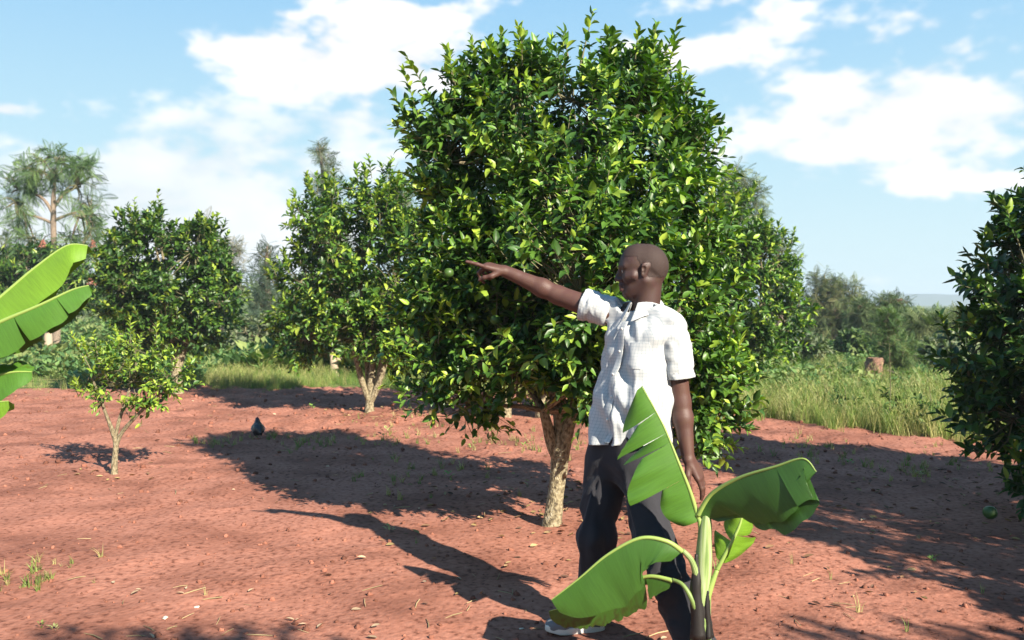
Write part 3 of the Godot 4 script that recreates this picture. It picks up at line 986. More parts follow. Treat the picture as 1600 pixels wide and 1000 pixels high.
		far_tree("bush", q[4], q[0], q[1], [[q[0], q[1] - q[3] * 0.75, q[2], q[3] * 0.7], [q[0] - q[2] * 0.5, q[1] - q[3] * 0.4, q[2] * 0.7, q[3] * 0.5], [q[0] + q[2] * 0.6, q[1] - q[3] * 0.45, q[2] * 0.6, q[3] * 0.5]], [[[q[0], q[1] + 3, q[0], q[1] - q[3] * 0.5], [0.05, 0.03]]],
			{"seed": 230 + n, "leaf": 0.2, "shoots": 120, "density": 0.8, "mat": M.matt_leaf, "tints": fresh if n % 2 else grey, "category": "bush", "rise": 0.4})
		n += 1
	# thin pale trunk in the gap behind the small tree
	far_tree("thin_pale_tree", "thin pale trunked tree in the gap left of the round orange tree", 190, 541, [[190, 440, 30, 34], [185, 400, 18, 30]], [[[190, 546, 190, 515, 189, 440], [0.085, 0.07, 0.04]]], mine.call(245, 90, 0.35, {"bark": M.pale_bark, "tints": fresh}))
	# the far line of trees and scrub
	rng.seed = 300
	var xa: Array[Transform3D] = []
	var ca := PackedColorArray()
	var hn := noise(301, 0.035, 3)
	for i in 22000:
		var d := rnd(48.0, 100.0)
		var x := rnd(-1.15, 1.15) * d
		var top := 1.3 + 1.5 * maxf(0.0, hn.get_noise_2d(x, d * 0.3) + 0.25) * 2.0 - (0.7 if x > 0 else 0.0)
		if x > 9.0: top *= 0.45
		var p := Vector3(x, rnd(0.0, 1.0) * maxf(top, 0.4), -d)
		xa.append(Transform3D(leaf_basis(rvec() + Vector3.UP * 0.5, rvec() + Vector3(0.4, 0.6, 0.5), rnd(0.5, 1.1) * (0.6 if x > 9.0 else 1.0)), p))
		var c := grey[rng.randi() % 4].lerp(fresh[rng.randi() % 4], rng.randf())
		ca.append(c)
	multi("treeline", spray_mesh(6, 0.35, 0.2, 0.09), M.matt_leaf, xa, ca)
	stump()

func stump() -> void:
	var b := G(1366, 590)
	var t := thing("tree_stump", "reddish brown cut tree stump standing in the grass at right", "tree stump", b)
	var k := -b.z / FOCAL
	var mb := MB.new()
	var nz := noise(55, 1.6, 3)
	mb.tube(smooth_path([Vector3(0, -0.05, 0), Vector3(0, 0.1, 0), Vector3(0.01, 0.25, 0), Vector3(0.01, 31 * k, 0)], 4), smooth_vals([14.5 * k, 12.5 * k, 11.5 * k, 11 * k], 4), 18, false, 0.5, nz)
	obj("bark", mb.commit(true), M.red_bark, t)
	mb = MB.new()
	var m := mb.vert(Vector3(0.01, 30 * k, 0))
	for i in 19:
		var a := TAU * i / 18
		mb.vert(Vector3(0.01 + cos(a) * 11.2 * k, 30.5 * k + 0.02 * nz.get_noise_1d(i % 18 * 20.0), sin(a) * 11.2 * k))
	for i in 18: mb.tri(m, i + 1, i + 2)
	if mb.normals()[0].y < 0: mb.flip()
	obj("cut_face", mb.commit(), mat(0.30, 0.19, 0.12, 0.9), t)
	var br := thing("fallen_branch", "bare grey branch lying in the grass beside the stump", "branch", G(1395, 594))
	mb = MB.new()
	var o := br.position
	mb.tube(smooth_path([P(1380, 578, 17.4) - o, P(1395, 582, 17.2) - o, P(1405, 588, 17.0) - o, P(1413, 600, 16.9) - o], 3), smooth_vals([0.03, 0.028, 0.024, 0.012], 3), 6)
	mb.tube([P(1398, 583, 17.2) - o, P(1412, 582, 17.3) - o], [0.018, 0.008], 5)
	obj("wood", mb.commit(true), M.grey_bark, br)
	# heap of cut red brush
	var h := thing("brush_pile", "heap of reddish cut sticks below the olive tree at right", "brush pile", G(1447, 572))
	rng.seed = 56
	mb = MB.new()
	for i in 45:
		var p := Vector3(rnd(-0.3, 0.3), 0, rnd(-0.25, 0.25))
		p.y = rnd(0.02, 0.32) * (1.0 - absf(p.x) * 2.2)
		var dv := Vector3(rnd(-1, 1), rnd(-0.25, 0.4), rnd(-1, 1)).normalized() * rnd(0.12, 0.28)
		mb.tube([p - dv, p + dv * 0.2 + rvec() * 0.02, p + dv], [0.014, 0.013, 0.008], 5)
	obj("sticks", mb.commit(), mat(0.34, 0.15, 0.11, 0.9), h, "stuff")

func grass_fields() -> void:
	rng.seed = 400
	var ta := tuft_mesh(12, 401, 0.011, false)
	var tb := tuft_mesh(11, 402, 0.009, true)
	var wd := rosette_mesh(16, 403)
	rng.seed = 404
	var patch := noise(405, 0.25, 3)
	var xa: Array[Transform3D] = []
	var ca := PackedColorArray()
	var xb: Array[Transform3D] = []
	var cb := PackedColorArray()
	var xw: Array[Transform3D] = []
	var cw := PackedColorArray()
	var tried := 0
	while tried < 36000:
		tried += 1
		var x := rnd(-17, 17)
		var e := edge_depth(x) + relief.get_noise_2d(x * 1.7, 3.0) * 0.8
		var over := pow(rng.randf(), 1.5) * 13.0
		var d := e + over - rng.randf() * rng.randf() * 0.5
		if absf(x) > d * 0.64 + 0.8: continue
		var q := patch.get_noise_2d(x, d)
		var right := x > 2.2
		var weedy := x < -5.8 or (over > 5.0 if right else over > 4.0)
		if weedy and rng.randf() > (0.25 if x > -5.8 else 0.12): continue
		if q < -0.28 and over < 2.0 and not right: continue
		var h := rnd(0.2, 0.55) * (0.95 if right else 0.72) * (0.7 + 0.3 * clampf(over, 0, 1)) * (1.0 + q * 0.5)
		var y := soil_height(x, -d) - 0.03 if over < 1.0 else -0.09
		var xf := Transform3D(Basis(Vector3.UP, rng.randf() * TAU).scaled(Vector3(h * 1.15, h, h * 1.15)), Vector3(x, y - 0.02, -d))
		var r := rng.randf() + q * 0.5
		var c := Color(0.105, 0.19, 0.042)
		if r > 0.64: c = Color(0.34, 0.33, 0.13)
		elif r > 0.3: c = Color(0.21, 0.29, 0.065)
		c = c * rnd(0.8, 1.2)
		if rng.randf() < 0.6:
			xa.append(xf); ca.append(c)
		else:
			xb.append(xf); cb.append(c)
	multi("grass", ta, M.grass, xa, ca)
	multi("seeding_grass", tb, M.grass, xb, cb)
	# low leafy weeds beyond
	tried = 0
	while tried < 34000:
		tried += 1
		var x := rnd(-44, 36)
		var e := edge_depth(x)
		var over := pow(rng.randf(), 1.6) * 36.0
		var d := e + over + (0.2 if x < -5.8 else (2.8 if x < 2.2 else 5.0)) + patch.get_noise_2d(x * 0.6, 50.0) * 1.5
		if absf(x) > d * 1.0 + 0.8: continue
		var q := patch.get_noise_2d(x * 0.6, d * 0.6 + 90.0)
		if q < -0.3: continue
		var s := rnd(0.28, 0.6) * (1.0 + d * 0.018) * (1.0 + q * 0.8)
		if x > 2.2: s *= 0.55
		var y := soil_height(x, -d) - 0.05 if over < 1.0 else -0.1
		xw.append(Transform3D(Basis(Vector3.UP, rng.randf() * TAU).scaled(Vector3(s, s * rnd(0.7, 1.2), s)), Vector3(x, y, -d)))
		var c := Color(0.095, 0.19, 0.06)
		var r := rng.randf() + q * 0.4
		if r > 0.7: c = Color(0.2, 0.25, 0.08)
		elif r > 0.45: c = Color(0.13, 0.22, 0.065)
		cw.append(c * rnd(0.75, 1.25))
	multi("weeds", wd, M.matt_leaf, xw, cw)
	# single tall weeds that stick out of the grass on the right
	var nn := 0
	for q: Array in [[1391, 668, 0.5, "dark leafy weed with a tall bare stalk in front of the wispy sapling"], [1322, 658, 0.34, "dark leafy weed in the right grass left of the tall stalk"], [1290, 646, 0.3, "low leafy weed at the left end of the right grass"], [1455, 676, 0.4, "leafy weed at the grass edge near the dark tree"]]:
		rng.seed = 450 + nn
		var b := G(q[0], q[1])
		var t := thing("tall_weed", q[3], "weed", b)
		var mb := MB.new()
		var hh: float = q[2] * (2.0 if nn == 0 else 1.3)
		mb.tube([Vector3(0, -0.05, 0), Vector3(0.01, hh * 0.5, 0), Vector3(-0.01, hh, 0)], [0.008, 0.006, 0.003], 5)
		obj("stalk", mb.commit(), M.twig, t)
		var cr := Crown.new()
		tints = PackedColorArray([Color(0.05, 0.1, 0.025), Color(0.09, 0.16, 0.04)])
		for k in 16:
			var a := k * 2.4
			var p := Vector3(0, rnd(0.0, 0.75) * q[2], 0)
			shoot(cr, p, Vector3(cos(a), rnd(0.3, 1.2), sin(a)).normalized(), rnd(0.12, 0.28), 7, 0.08, 0.1, 1.0)
		cr.a.append_array(cr.b)
		cr.ca.append_array(cr.cb)
		multi("leaves", leaf_a, M.matt_leaf, cr.a, cr.ca, t)
		nn += 1

func clod_mesh(sd: int) -> ArrayMesh:
	var mb := MB.new()
	var nz := noise(sd, 0.9, 3)
	for i in 7:
		var t := PI * i / 6
		for k in 9:
			var a := TAU * (k % 8) / 8
			var p := Vector3(sin(t) * cos(a), cos(t) * 0.72, sin(t) * sin(a))
			mb.vert(p * (1.0 + 0.85 * nz.get_noise_3dv(p * 1.3)))
	mb.strip_grid(0, 7, 9)
	if mb.normals()[3 * 9].dot(mb.v[3 * 9]) < 0: mb.flip()
	return mb.commit(true)

func soil_litter() -> void:
	rng.seed = 500
	var meshes := [clod_mesh(501), clod_mesh(502)]
	for m in 2:
		var xf: Array[Transform3D] = []
		var cl := PackedColorArray()
		for i in 2600:
			var d := 2.6 + pow(rng.randf(), 1.3) * 12.0
			var x := rnd(-0.65, 0.65) * d
			if d > edge_depth(x) + 0.3: continue
			var s := 0.003 + 0.015 * pow(rng.randf(), 5.0) * (1.0 + clampf(d - 6.0, 0, 4) * 0.3)
			xf.append(Transform3D(Basis.from_euler(Vector3(rnd(0, 6), rnd(0, 6), rnd(0, 6))).scaled(Vector3.ONE * s), Vector3(x, soil_height(x, -d) + s * 0.15, -d)))
			var k := rnd(0.35, 1.0)
			cl.append(Color(0.33 * k, 0.14 * k, 0.096 * k))
		multi("soil_clods", meshes[m], M.clod, xf, cl)
	# straw, dry leaves and chips
	var straw := MB.new()
	straw.tube([Vector3(0, -0.5, 0), Vector3(0.03, 0, 0.02), Vector3(0, 0.5, 0)], [0.022, 0.022, 0.014], 4)
	var sx: Array[Transform3D] = []
	var sc := PackedColorArray()
	var lx: Array[Transform3D] = []
	var lc := PackedColorArray()
	var patch := noise(510, 0.5, 3)
	for i in 1300:
		var d := 2.6 + pow(rng.randf(), 1.2) * 11.5
		var x := rnd(-0.65, 0.65) * d
		if patch.get_noise_2d(x, d) < rnd(-0.1, 0.35): continue
		var y := soil_height(x, -d)
		var a := rng.randf() * TAU
		if i % 3 < 2:
			sx.append(Transform3D(leaf_basis(Vector3(cos(a), rnd(-0.08, 0.15), sin(a)), Vector3.UP, rnd(0.04, 0.14)), Vector3(x, y + 0.004, -d)))
			sc.append(Color(0.4, 0.31, 0.17) * rnd(0.6, 1.25))
		else:
			lx.append(Transform3D(leaf_basis(Vector3(cos(a), rnd(-0.1, 0.2), sin(a)), Vector3.UP + rvec() * 0.5, rnd(0.02, 0.06)), Vector3(x, y + 0.006, -d)))
			lc.append((Color(0.4, 0.3, 0.2) if rng.randf() < 0.6 else Color(0.14, 0.07, 0.05)) * rnd(0.6, 1.4))
	for q: Array in [[Vector2(0.4, -6.2), 1.1, 260], [Vector2(-1.9, -11.7), 1.0, 140], [Vector2(-3.4, -7.5), 0.4, 24], [Vector2(3.8, -6.5), 1.2, 220], [Vector2(2.6, -5.0), 1.2, 60]]:
		for i in q[2]:
			var x: float = q[0].x + rng.randfn() * q[1] * 0.6
			var z: float = q[0].y + rng.randfn() * q[1] * 0.6
			var a := rng.randf() * TAU
			lx.append(Transform3D(leaf_basis(Vector3(cos(a), rnd(-0.1, 0.25), sin(a)), Vector3.UP + rvec() * 0.5, rnd(0.025, 0.065)), Vector3(x, soil_height(x, z) + 0.006, z)))
			lc.append([Color(0.33, 0.23, 0.12), Color(0.2, 0.12, 0.07), Color(0.27, 0.2, 0.09), Color(0.12, 0.07, 0.05)][rng.randi() % 4] * rnd(0.7, 1.3))
	multi("straw_litter", straw.commit(), M.clod, sx, sc)
	multi("leaf_litter", leaf_b, M.clod, lx, lc)
	# a few pale chips that lie on the bare soil
	var n := 0
	for q: Array in [[305, 951, "pale chip on the bare soil near the lower edge, left"], [255, 970, "yellowish chip on the soil left of the pale chip"], [1307, 830, "white scrap in the wide shadow at right"], [815, 985, "light stone between the shadows at the lower edge"]]:
		var b := G(q[0], q[1])
		b.y = soil_height(b.x, b.z) + 0.004
		var o := obj("chip", clod_mesh(520 + n), mat(0.62, 0.55, 0.45, 0.8), self)
		o.position = b
		o.rotation = Vector3(0.2, n * 1.3, 0.1)
		o.scale = Vector3(0.014, 0.005, 0.010)
		tag(o, q[2], "chip")
		n += 1
	# sprouting weeds
	var tw := tuft_mesh(7, 530, 0.02, false)
	var rw := rosette_mesh(9, 531)
	M.sprout = mat(0.17, 0.27, 0.06, 0.6, 0.4)
	M.sprout.backlight_enabled = true
	M.sprout.backlight = Color(0.2, 0.3, 0.06)
	M.pale_sprout = mat(0.36, 0.36, 0.14, 0.7, 0.4)
	var say := [
		"spreading green weed on the soil right of the hen, before the five stemmed tree",
		"tiny weed on the bare soil behind the small sparse tree",
		"upright weed on the soil below the tree right of the man",
		"slim weed tuft on the soil just under the right grass edge",
		"low weed in the sunlit soil strip between the two right shadows",
		"small weed at the tip of the wide right shadow",
		"grass sprout in the lower right sunlit soil below the wide shadow",
		"grass sprout close to the lower edge, right",
		"pale grass sprout beside the banana plant's base",
		"leafy sprout at the edge of the large tree's shadow",
		"thin sprout between the man's shadow and the tree shadow",
		"tiny sprout at the lower left corner",
		"second tiny sprout at the lower left corner",
		"weed tuft under the dark tree at the right border",
		"weed tuft on sunlit soil left of the dark tree's low branch",
		"small weed left of that tuft near the dry grass",
		"pale weed on the soil before the trunk of the five stemmed tree",
		"sprout beside the foot of the five stemmed tree's shadow",
		"sprout in the sunlit soil right of the man's hanging arm",
		"weed on the sunlit soil left of the large trunk",
		"small weed on the sunlit soil beyond the large tree's shadow",
		"thin lone sprout in the middle of the bare soil at lower left",
		"sprout inside the wide right shadow, lower part",
		"small leafy weed deep in the wide right shadow",
		"sprout at the lower rim of the wide right shadow",
		"sprout in the shade near the lower right corner",
		"weed in the middle of the large tree's shadow",
		"weed on the soil between the man's back and the hanging branches",
	]
	n = 0
	for q: Array in [[605, 683, 0.15, 1], [216, 668, 0.06, 1], [1278, 652, 0.1, 0], [1252, 680, 0.11, 0], [1330, 728, 0.07, 1], [1172, 830, 0.06, 1], [1345, 960, 0.09, 0], [1420, 990, 0.07, 0], [1123, 890, 0.1, 0], [608, 832, 0.07, 1], [650, 850, 0.05, 0], [60, 985, 0.04, 1],
			[80, 990, 0.04, 1], [1560, 700, 0.12, 0], [1500, 735, 0.1, 0], [1440, 745, 0.06, 1], [487, 640, 0.1, 1], [560, 655, 0.08, 0], [1225, 700, 0.09, 0], [820, 700, 0.07, 1], [735, 700, 0.06, 1], [318, 935, 0.05, 0], [1300, 905, 0.06, 0], [1460, 880, 0.05, 1], [1240, 885, 0.07, 0], [1540, 930, 0.06, 0], [700, 750, 0.08, 1], [990, 705, 0.07, 1]]:
		var b := G(q[0], q[1])
		b.y = soil_height(b.x, b.z) - 0.004
		var o := obj("weed_sprout", rw if q[3] else tw, M.sprout if n % 3 else M.pale_sprout, self)
		o.position = b
		o.rotation.y = n * 1.7
		o.scale = Vector3.ONE * q[2] * (1.5 if q[3] else 1.2)
		tag(o, say[n], "weed", "weeds sprouting on the bare soil")
		n += 1
	# patches of pale dry grass on the soil
	rng.seed = 540
	var px: Array[Transform3D] = []
	var pc := PackedColorArray()
	for q: Array in [[660, 655, 1.0], [780, 690, 1.2], [600, 690, 0.8], [1290, 650, 0.9], [900, 700, 0.9], [1500, 720, 1.0], [1380, 735, 0.7], [480, 690, 0.6], [640, 745, 0.7], [1250, 700, 0.9], [1540, 650, 0.6], [350, 690, 0.5], [20, 910, 0.4]]:
		var b := G(q[0], q[1])
		for i in 34:
			var x: float = b.x + rng.randfn() * 0.4 * q[2]
			var z: float = b.z + rng.randfn() * 0.45 * q[2]
			var h := rnd(0.03, 0.11)
			px.append(Transform3D(Basis(Vector3.UP, rng.randf() * TAU).scaled(Vector3(h * 1.6, h, h * 1.6)), Vector3(x, soil_height(x, z) - 0.003, z)))
			pc.append((Color(0.38, 0.33, 0.15) if rng.randf() < 0.6 else Color(0.2, 0.26, 0.07)) * rnd(0.7, 1.2))
	multi("dry_grass", tuft_mesh(9, 541, 0.03, false), M.grass, px, pc)

# ---------------------------------------------------------------- banana plants
func banana_materials() -> void:
	# fine side veins across the blade
	var im := Image.create_empty(512, 64, false, Image.FORMAT_RGB8)
	var hm := Image.create_empty(512, 64, false, Image.FORMAT_RGB8)
	var n := noise(600, 0.02, 3)
	var n2 := noise(601, 0.3, 2)
	for x in 512:
		for y in 64:
			var v := 0.5 + 0.5 * sin(x * TAU / 8.0 + n.get_noise_2d(x, y) * 1.5)
			var k := 0.90 + 0.12 * v + 0.05 * n2.get_noise_2d(x * 0.6, y * 0.05) + 0.10 * n.get_noise_2d(x * 2.0, y * 0.8)
			im.set_pixel(x, y, Color(k, k, k * 0.97))
			var hgt := clampf(0.5 + 0.4 * (v - 0.5) + 0.25 * n2.get_noise_2d(x * 0.5, y * 0.03), 0, 1)
			hm.set_pixel(x, y, Color(hgt, hgt, hgt))
	var tex := ImageTexture.create_from_image(im)
	var ht := ImageTexture.create_from_image(hm)
	for k in [["blade", 0.070, 0.185, 0.018, 0.42], ["blade_fresh", 0.17, 0.33, 0.022, 0.7], ["blade_deep", 0.042, 0.125, 0.016, 0.3]]:
		var m := StandardMaterial3D.new()
		m.resource_name = k[0]
		m.albedo_texture = tex
		m.albedo_color = lin(k[1], k[2], k[3])
		m.vertex_color_use_as_albedo = true
		m.roughness = 0.5
		m.metallic_specular = 0.5
		m.cull_mode = BaseMaterial3D.CULL_DISABLED
		m.uv1_scale = Vector3(2.6, 1, 1)
		m.heightmap_enabled = true
		m.heightmap_texture = ht
		m.heightmap_scale = 0.05
		m.backlight_enabled = true
		m.backlight = Color(k[4] * 0.9, k[4], k[4] * 0.2)
		M[k[0]] = m
	M.rib = mat(0.27, 0.38, 0.09, 0.5)
	M.rib_dark = mat(0.16, 0.24, 0.06, 0.5)
	var ps := StandardMaterial3D.new()
	ps.albedo_texture = ntex(noise(603, 0.02, 4), 256, [lin(0.14, 0.22, 0.06), lin(0.27, 0.36, 0.13), lin(0.36, 0.42, 0.24)], [0.2, 0.5, 0.85])
	ps.uv1_scale = Vector3(2.0, 0.7, 1)
	ps.roughness = 0.5
	M.pseudostem = ps
	M.dead_sheath = mat(0.012, 0.010, 0.009, 0.6)

func blade_width(t: float) -> float:
	return pow(clampf(sin(PI * clampf(t * 0.94 + 0.035, 0, 1)), 0, 1), 0.55)

# one leaf: mid = midrib points, up0 / up1 = way its upper face looks at base and tip,
# sides: [sign, width, droop in degrees, curl in degrees, tears as [t, extra droop after it]]
func banana_leaf(root: Node3D, mid_pts: Array, up0: Vector3, up1: Vector3, sides: Array, m: Material, o := {}) -> MeshInstance3D:
	var mid := smooth_path(mid_pts, 10)
	var n := mid.size()
	var total := 0.0
	var at := PackedFloat32Array([0.0])
	for i in range(1, n):
		total += (mid[i] - mid[i - 1]).length()
		at.append(total)
	rng.seed = o.get("seed", 7)
	var nz := noise(o.get("seed", 7), 3.0, 3)
	var nw := noise(o.get("seed", 7) + 50, 0.5, 2)
	var mb := MB.new()
	mb.colored = true
	var across := 8
	var t_start: float = o.get("start", 0.0)
	for s: Array in sides:
		var cuts := [[t_start, 0.0, 0.0]]
		for c: Array in s[4]: cuts.append([c[0], c[1], c[2] if c.size() > 2 else 0.012])
		cuts.append([1.0, 0.0, 0.0])
		for ci in cuts.size() - 1:
			var t0: float = cuts[ci][0]
			var t1: float = cuts[ci + 1][0]
			var rows := int(ceil((t1 - t0) * 44.0)) + 2
			var first := mb.v.size()
			for r in rows:
				var f := float(r) / (rows - 1)
				for k in across + 1:
					var q := float(k) / across
					# tears open outwards
					var g0: float = cuts[ci][2] * q * 1.6
					var g1: float = cuts[ci + 1][2] * q * 1.6
					var t := lerpf(t0 + g0, maxf(t1 - g1, t0 + g0 + 0.004), f)
					var want := t * total
					var i := 0
					while i < n - 2 and at[i + 1] < want: i += 1
					var w := clampf((want - at[i]) / maxf(at[i + 1] - at[i], 1e-6), 0, 1)
					var p: Vector3 = mid[i].lerp(mid[i + 1], w)
					var tan: Vector3 = (mid[mini(i + 2, n - 1)] - mid[maxi(i - 1, 0)]).normalized()
					var up := up0.lerp(up1, t)
					up = (up - tan * up.dot(tan)).normalized()
					var sd = tan.cross(up) * s[0]
					var tt := (t - t_start) / (1.0 - t_start)
					var wd: float = s[1] * blade_width(tt)
					if o.has("saw") and s[0] == o.saw:
						wd *= (1.0 - 0.5 * pow(f, 1.6) * q) * (0.86 + 0.3 * nw.get_noise_1d(ci * 37.0))
					else: wd *= 1.0 - 0.1 * pow(absf(2.0 * f - 1.0), 6.0) * q * (0.5 if cuts.size() > 2 else 0.0)
					if o.has("ragged"): wd *= 1.0 - o.ragged * maxf(0.0, nz.get_noise_1d(t * 40.0) + 0.1) * q
					var pos := p
					var steps := k
					for e in steps:
						var qq := (e + 0.5) / across
						var ang := deg_to_rad(s[2] + cuts[ci][1] * minf(1.0, qq * 2.0) + s[3] * qq)
						pos += (sd * cos(ang) - up * sin(ang)) * wd / across
					pos += tan * wd * q * (-0.12 if o.has("saw") and s[0] == o.saw else 0.22)
					pos += up * (0.022 * nw.get_noise_2d(t * 7.0, q * 0.9 + s[0] * 5.0) * q + 0.0008 * sin(t * 60.0 + s[0]) * q)
					var col := Color.WHITE
					if o.has("burn") and s[0] == o.burn:
						var b := smoothstep(0.42, 0.6, q * 0.85 + 0.5 * nz.get_noise_2d(t * 34.0, q * 0.5)) * smoothstep(0.12, 0.5, tt)
						var hue := nz.get_noise_2d(t * 30.0 + 50.0, q * 2.0)
						col = Color.WHITE.lerp(Color(3.2, 1.15, 1.0) if hue > 0.12 else (Color(1.6, 0.55, 0.7) if hue > -0.15 else Color(1.1, 0.9, 0.8)), b)
					mb.vert(pos, Vector2(t * total * 2.0, q), col)
			mb.strip_grid(first, rows, across + 1)
	var nn := mb.normals()
	var leaf := obj("leaf", mb.commit(false, nn), m, root)
	# midrib, running on as the leaf stalk
	var rib := MB.new()
	var rp := []
	var rr := []
	var r0: float = o.get("rib", 0.011)
	for i in n:
		var t := float(i) / (n - 1)
		var tan: Vector3 = (mid[mini(i + 1, n - 1)] - mid[maxi(i - 1, 0)]).normalized()
		var up := up0.lerp(up1, t)
		up = (up - tan * up.dot(tan)).normalized()
		rp.append(mid[i] - up * r0 * 0.4 * (1.0 - t))
		rr.append(r0 * (1.0 - t * 0.85))
	rib.tube(rp, rr, 8)
	obj("midrib", rib.commit(true), o.get("rib_mat", M.rib), leaf)
	return leaf

func stalk(root: Node3D, pts: Array, radii: Array, m: Material) -> void:
	var mb := MB.new()
	mb.tube(smooth_path(pts, 6), smooth_vals(radii, 6), 10)
	obj("leaf_stalk", mb.commit(true), m, root)

func banana_in_front() -> void:
	banana_materials()
	var d := 3.38
	var b := P(1098, 0, d)
	b.y = 0.0
	var t := thing("banana_plant", "young banana plant with torn broad leaves in front of the man's legs", "banana plant", b)
	var at := func(px: float, py: float, dz := 0.0) -> Vector3: return P(px, py, d - dz) - b
	var mb := MB.new()
	mb.tube(smooth_path([Vector3(0.0, -0.03, 0), at.call(1097, 1010), at.call(1098, 940), at.call(1101, 880), at.call(1103, 830), at.call(1106, 795)], 4), smooth_vals([0.045, 0.040, 0.036, 0.032, 0.026, 0.012], 4), 14)
	obj("pseudostem", mb.commit(true), M.pseudostem, t)
	# dried black sheaths wrapped round the stem
	for q: Array in [[1090, 868, 1093, 1000, 0.022, 0.032, 0.018], [1100, 905, 1096, 1060, 0.026, 0.034, 0.012], [1108, 925, 1110, 1000, 0.012, 0.016, 0.028]]:
		mb = MB.new()
		mb.tube(smooth_path([at.call(q[0], q[1], q[6]), at.call(lerpf(q[0], q[2], 0.4) - 2, lerpf(q[1], q[3], 0.4), q[6]), at.call(q[2], q[3], q[6])], 6), smooth_vals([0.006, q[4], q[5]], 6), 9, true, 0.6, noise(610 + int(q[0]), 3.0, 3))
		obj("dry_sheath", mb.commit(true), M.dead_sheath, t)
	# upright torn leaf
	banana_leaf(t, [at.call(1094, 815), at.call(1080, 770), at.call(1062, 725), at.call(1036, 663, -0.02), at.call(1003, 604, -0.03)], Vector3(0.15, 0.1, 1), Vector3(0.1, 0.2, 1),
		[[-1.0, 0.262, 6.0, 34.0, [[0.31, -8.0, 0.003], [0.57, 12.0, 0.005], [0.64, -4.0, 0.004], [0.80, 4.0, 0.004]]], [1.0, 0.075, 60.0, 30.0, []]], M.blade, {"seed": 611, "rib": 0.0095, "saw": -1.0})
	stalk(t, [at.call(1100, 870), at.call(1098, 840), at.call(1094, 812)], [0.013, 0.011, 0.009], M.rib)
	# leaf arching to the right
	banana_leaf(t, [at.call(1090, 806), at.call(1112, 772, 0.04), at.call(1155, 747, 0.12), at.call(1210, 730, 0.22), at.call(1256, 717, 0.29), at.call(1277, 738, 0.32)], Vector3(0.05, 1, 0.25), Vector3(0.3, 1, 0.2),
		[[1.0, 0.195, 76.0, 22.0, [[0.7, -8.0, 0.004]]], [-1.0, 0.24, 70.0, 38.0, []]], M.blade_deep, {"seed": 612, "rib": 0.010})
	stalk(t, [at.call(1104, 850, -0.01), at.call(1098, 825, -0.01), at.call(1090, 804)], [0.012, 0.011, 0.009], M.rib)
	# small bright leaf on the right
	banana_leaf(t, [at.call(1122, 893, 0.02), at.call(1140, 858, 0.03), at.call(1156, 826, 0.03), at.call(1162, 800, 0.02), at.call(1154, 792, 0.0)], Vector3(-0.2, 0.3, 1), Vector3(0.3, 0.8, 1),
		[[1.0, 0.125, 25.0, 40.0, [[0.55, 15.0, 0.01]]], [-1.0, 0.115, 12.0, 60.0, [[0.45, 25.0, 0.05]]]], M.blade_fresh, {"seed": 613, "rib": 0.009, "start": 0.12})
	stalk(t, [at.call(1103, 985, 0.01), at.call(1106, 940, 0.02), at.call(1122, 893, 0.02)], [0.015, 0.014, 0.008], M.rib)
	# large leaf arching to the left
	banana_leaf(t, [at.call(1068, 862, 0.04), at.call(1042, 846, 0.05), at.call(1000, 842, 0.03), at.call(950, 868, 0.0), at.call(905, 906, -0.03), at.call(862, 940, -0.06)], Vector3(0.05, 1, 0.3), Vector3(-0.3, 1, 0.35),
		[[-1.0, 0.2, 62.0, 24.0, []], [1.0, 0.14, 60.0, 20.0, []]], M.blade_deep, {"seed": 614, "rib": 0.010})
	stalk(t, [at.call(1094, 945, 0.02), at.call(1090, 905, 0.02), at.call(1082, 878, 0.03), at.call(1068, 862, 0.03)], [0.016, 0.014, 0.011, 0.009], M.pseudostem)
	# lower leaf with a scorched edge
	banana_leaf(t, [at.call(1052, 908, -0.02), at.call(1012, 902, -0.06), at.call(962, 920, -0.11), at.call(910, 942, -0.15), at.call(858, 958, -0.18)], Vector3(0.0, 1, 0.3), Vector3(-0.2, 1, 0.35),
		[[-1.0, 0.15, 74.0, 12.0, [[0.2, 10.0, 0.02]]], [1.0, 0.10, 50.0, 20.0, []]], M.blade_deep, {"seed": 615, "rib": 0.009, "burn": -1.0, "ragged": 0.2})
	stalk(t, [at.call(1092, 965, 0.03), at.call(1082, 938, 0.03), at.call(1068, 916, 0.01), at.call(1052, 908, -0.02)], [0.011, 0.010, 0.008, 0.007], M.rib_dark)

